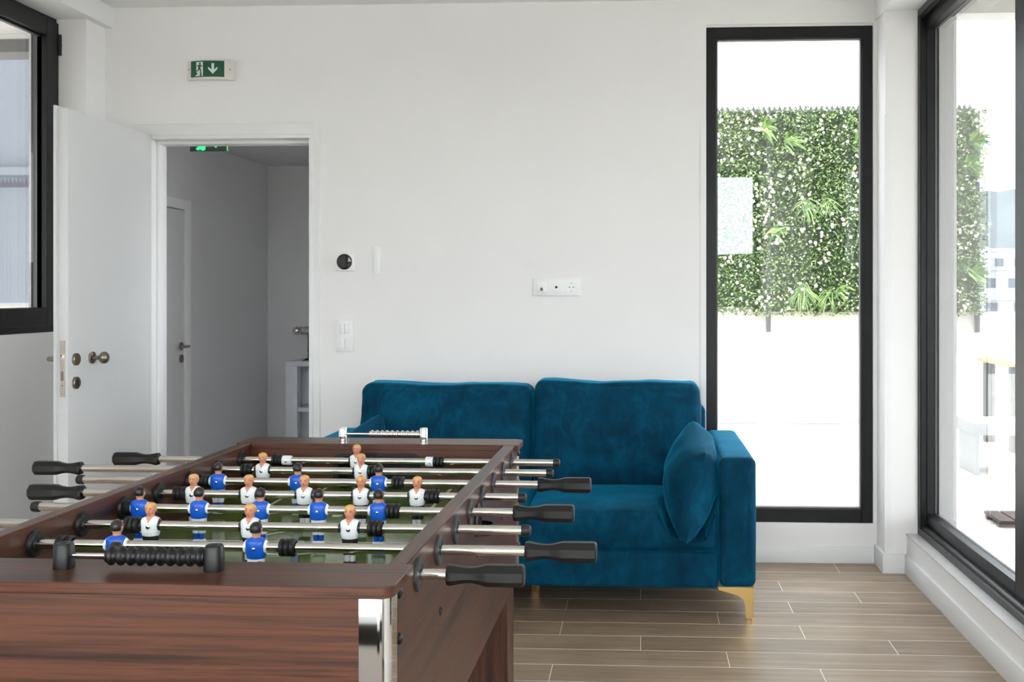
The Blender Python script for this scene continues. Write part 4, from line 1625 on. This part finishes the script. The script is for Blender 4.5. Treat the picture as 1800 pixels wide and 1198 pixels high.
# mesh fence beyond the tilt window
YM = 16.8
mb = MB()
mb.box(-14, -3.2, YM, YM + 0.2, -0.125, 1.13, 'parapet')
mb.box(-14, -3.2, YM - 0.02, YM + 0.22, 1.10, 1.14, 'marble')
struct('wall_terrace_side', mb)
fence = thing('mesh_fence', 'grey wire mesh fence with a spiked top rail outside the tilt window', 'fence', (-9.4, YM + 0.1, 1.14))
o = (9.4, -(YM + 0.1), -1.14)
mb = MB(o)
xx = -13.0
while xx < -6.0:
    mb.box(xx - 0.003, xx + 0.003, YM + 0.09, YM + 0.096, 1.2, 3.08, 'wire')
    xx += 0.065
zz = 1.25
while zz < 3.05:
    mb.box(-13.0, -6.0, YM + 0.096, YM + 0.102, zz - 0.004, zz + 0.004, 'wire')
    zz += 0.10
mb.build('wire_mesh', fence)
mb = MB(o)
mb.box(-13.0, -6.0, YM + 0.08, YM + 0.11, 3.05, 3.12, 'fence')
xx = -12.97
while xx < -6.0:
    mb.prism([(xx - 0.028, 3.12), (xx + 0.028, 3.12), (xx, 3.20)], 'y', YM + 0.09, YM + 0.10, 'fence')
    xx += 0.066
mb.build('spike_rail', fence)
for xx in (-13.0, -11.2, -8.2, -6.0):
    mb = MB(o)
    mb.box(xx - 0.03, xx + 0.03, YM + 0.07, YM + 0.13, 1.14, 3.12, 'fence')
    mb.build('post', fence)

# pergola edge and canopy slabs over the terrace
mb = MB()
mb.box(-6.5, -2.96, 5.95, 6.15, 2.70, 2.775, 'dark_beam')
mb.box(-6.5, -2.96, 5.93, 6.17, 2.775, 2.87, 'soffit')
mb.box(-6.5, -3.16, -3.0, 5.93, 2.80, 2.95, 'soffit')
struct('roof_overhang_side', mb)
mb = MB()
mb.box(1.455, 6.5, -0.7, 5.06, 2.64, 2.9, 'soffit')  # outer reach is unseen, widened to cut daylight through the sliding glass
mb.box(1.455, 6.5, 4.92, 5.06, 2.583, 2.64, 'soffit')
struct('roof_overhang', mb)
mb = MB()
mb.box(-3.2, 1.46, -2.2, D + T, ZC + 0.2, ZC + 0.35, 'soffit')  # extended unseen past the rear wall to block sun and high sky
struct('roof_slab', mb)

t = thing('glass_screen', 'black-framed glass screen standing on the terrace beside the building', 'screen', (2.2, -0.30, 0))
o = (-2.2, 0.30, 0)
for xa, xb in ((1.52, 1.99), (1.99, 2.6), (2.6, 3.4)):
    mb = MB(o)
    ring(mb, 'y', -0.33, -0.27, xa, xb, 0.0, 2.60, 0.05, 0.05, 0.06, 0.075, 'frame')
    f_ = mb.build('screen_frame', t)
    mb = MB(o)
    mb.box(xa + 0.048, xb - 0.048, -0.31, -0.29, 0.058, 2.527, 'glass')
    mb.build('glass_pane', f_)

mb = MB()
mb.box(-14, 16, -5.2, -5.0, -0.125, 1.1, 'parapet')
struct('wall_terrace_rear', mb)
mb = MB()
for k in range(40):
    xa, xb = -80 + k * 4, -76 + k * 4
    ha, hb = [3.6 + 1.1 * noise.noise(Vector((x_ * 0.11, 1, 0))) + 0.8 * noise.noise(Vector((x_ * 0.6, 5, 0))) for x_ in (xa, xb)]
    b = mb.bm
    f1 = b.faces.new([b.verts.new(p) for p in ((xa, -58, -6), (xb, -58, -6), (xb, -62, hb), (xa, -62, ha))])
    f2 = b.faces.new([b.verts.new(p) for p in ((xa, -62, ha), (xb, -62, hb), (xb, -75, -6), (xa, -75, -6))])
    mb._fin([f1, f2], 'mat_green', False)
bmesh.ops.remove_doubles(mb.bm, verts=mb.bm.verts[:], dist=0.01)
struct('hill', mb)

# low outdoor table with a solid side panel
t = thing('low_table', 'low white outdoor table with a solid grey side on the terrace', 'table', (2.95, 7.85, 0))
o = (-2.95, -7.85, 0)
mb = MB(o)
mb.box(2.375, 3.55, 7.63, 8.06, 0.285, 0.372, 'pale_metal', 0.003)
mb.build('tabletop', t)
for xa in (2.395, 3.51):
    mb = MB(o)
    mb.box(xa, xa + 0.02, 7.64, 8.05, 0.0, 0.285, 'pale_metal')
    mb.build('side_panel', t)

# outdoor dining table and chairs
t = thing('dining_table', 'outdoor dining table with an oiled wood top and slate grey legs', 'table', (3.85, 9.1, 0))
o = (-3.85, -9.1, 0)
mb = MB(o)
mb.box(2.98, 4.75, 8.7, 9.5, 0.70, 0.735, 'oak', 0.003)
mb.build('tabletop', t)
for xa in (3.02, 4.63):
    for ya in (8.74, 9.38):
        mb = MB(o)
        mb.box(xa, xa + 0.08, ya, ya + 0.08, 0, 0.70, 'slate', 0.003)
        mb.build('leg', t)
t = thing('planter_box', 'small dark planter box standing on the outdoor wood tabletop', 'planter', (3.5, 9.1, 0.735))
mb = MB((-3.5, -9.1, -0.735))
mb.box(3.33, 3.67, 9.0, 9.2, 0.735, 0.745, 'slate')
mb.box(3.33, 3.345, 9.0, 9.2, 0.745, 0.80, 'slate')
mb.box(3.655, 3.67, 9.0, 9.2, 0.745, 0.80, 'slate')
mb.box(3.345, 3.655, 9.0, 9.015, 0.745, 0.80, 'slate')
mb.box(3.345, 3.655, 9.185, 9.2, 0.745, 0.80, 'slate')
mb.build('box_walls', t)


def patio_chair(x, y, rz, label):
    t = thing('patio_chair', label, 'chair', (x, y, 0), rz, 'pale metal patio chairs')
    for sx in (-0.2, 0.2):
        for sy in (-0.2, 0.2):
            mb = MB()
            mb.cyl((sx * 1.1, sy * 1.1, 0), (sx * 0.95, sy * 0.95, 0.44), 0.013, 'pale_metal', 12)
            mb.build('leg', t)
    mb = MB()
    puffy(mb, -0.22, 0.22, -0.22, 0.22, 0.435, 0.462, 0.012, (0, 0, -0.003), (8, 8, 3), 'pale_metal')
    mb.build('seat', t)
    mb = MB()
    for sx in (-0.20, 0.20):
        mb.tube([(sx, 0.20, 0.45), (sx, 0.235, 0.65), (sx * 0.9, 0.25, 0.84)], 0.011, 'pale_metal', 10)
    for zz in (0.60, 0.72, 0.83):
        mb.box(-0.19, 0.19, 0.222 + (zz - 0.6) * 0.1, 0.236 + (zz - 0.6) * 0.1, zz - 0.035, zz + 0.035, 'pale_metal', 0.004)
    mb.build('backrest', t)


patio_chair(3.36, 8.52, PI, 'pale metal patio chair nearer the low white table')
patio_chair(3.98, 8.50, PI - 0.1, 'pale metal patio chair farther along the outdoor dining table')

t = thing('duckboard', 'dark brown slatted duckboard lying on the terrace tiles', 'duckboard', (2.9, 6.08, 0))
o = (-2.9, -6.08, 0)
mb = MB(o)
x = 1.99
while x < 3.75:
    mb.box(x, x + 0.085, 5.94, 6.22, 0.018, 0.036, 'dark_slat', 0.002, 1)
    x += 0.094
mb.build('slats', t)
mb = MB(o)
for ya in (5.96, 6.16):
    mb.box(1.99, 3.74, ya, ya + 0.04, -0.004, 0.018, 'dark_slat')
mb.build('battens', t)

# distant hill, town and the neighbouring facade
mb = MB()
N = 60
pts = []
for k in range(N + 1):
    x = 40 + 260 * k / N
    h = 25 + 26 * (k / N) ** 0.9 + 3.0 * noise.noise(Vector((x * 0.05, 0, 0))) + 1.6 * noise.noise(Vector((x * 0.3, 4, 0)))
    pts.append((x, h))
for (xa, ha), (xb, hb) in zip(pts, pts[1:]):
    b = mb.bm
    va = [b.verts.new(p) for p in ((xa, 300, -10), (xb, 300, -10), (xb, 340, hb), (xa, 340, ha))]
    f = b.faces.new(va)
    vb = [b.verts.new(p) for p in ((xa, 340, ha), (xb, 340, hb), (xb, 420, -10), (xa, 420, -10))]
    f2 = b.faces.new(vb)
    mb._fin([f, f2], 'haze_hill', False)
bmesh.ops.remove_doubles(mb.bm, verts=mb.bm.verts[:], dist=0.01)
struct('hill', mb)
rnd = random.Random(5)
BLD = [(50, 150, 8, 8, 4.5, 'white flat-roofed house rising behind the low house beyond the terrace wall'),
       (58, 172, 7, 8, 7.9, 'white block below the hill standing tallest of the town buildings'),
       (41, 120, 9, 7, 0.6, 'low white house just over the terrace wall'),
       (68, 196, 8, 9, 6.8, 'pale apartment block farthest off at the foot of the hill')]
for (bx, by, bw, bd, bh, lab) in BLD:
    t = thing('building', lab, 'building', (bx, by, -6), 0, 'white town buildings below the hill')
    o = (-bx, -by, 6)
    mb = MB(o)
    mb.box(bx - bw / 2, bx + bw / 2, by - bd / 2, by + bd / 2, -6, bh, 'town')
    mb.box(bx - bw / 2 - 0.2, bx + bw / 2 + 0.2, by - bd / 2 - 0.2, by + bd / 2 + 0.2, bh, bh + 0.5, 'town')
    mb.build('walls', t)
    zz = bh - (2.4 if bh > 1 else 1.6)
    while zz > -2:
        for k in range(int(bw // 3)):
            mb = MB(o)
            xa = bx - bw / 2 + 1.0 + k * 3.0
            mb.box(xa, xa + 1.3, by - bd / 2 - 0.05, by - bd / 2 + 0.1, zz, zz + 1.3, 'town_pane')
            mb.build('window', t)
        zz -= 3.1
t = thing('neighbour_building', 'plain grey neighbouring building beyond the wire mesh fence', 'building', (-24, 42, 0))
mb = MB((24, -42, 0))
mb.box(-40, -12, 40, 48, -3, 15, 'facade')
mb.box(-40, -12, 39.6, 40, 5.9, 6.2, 'facade')
mb.build('walls', t)
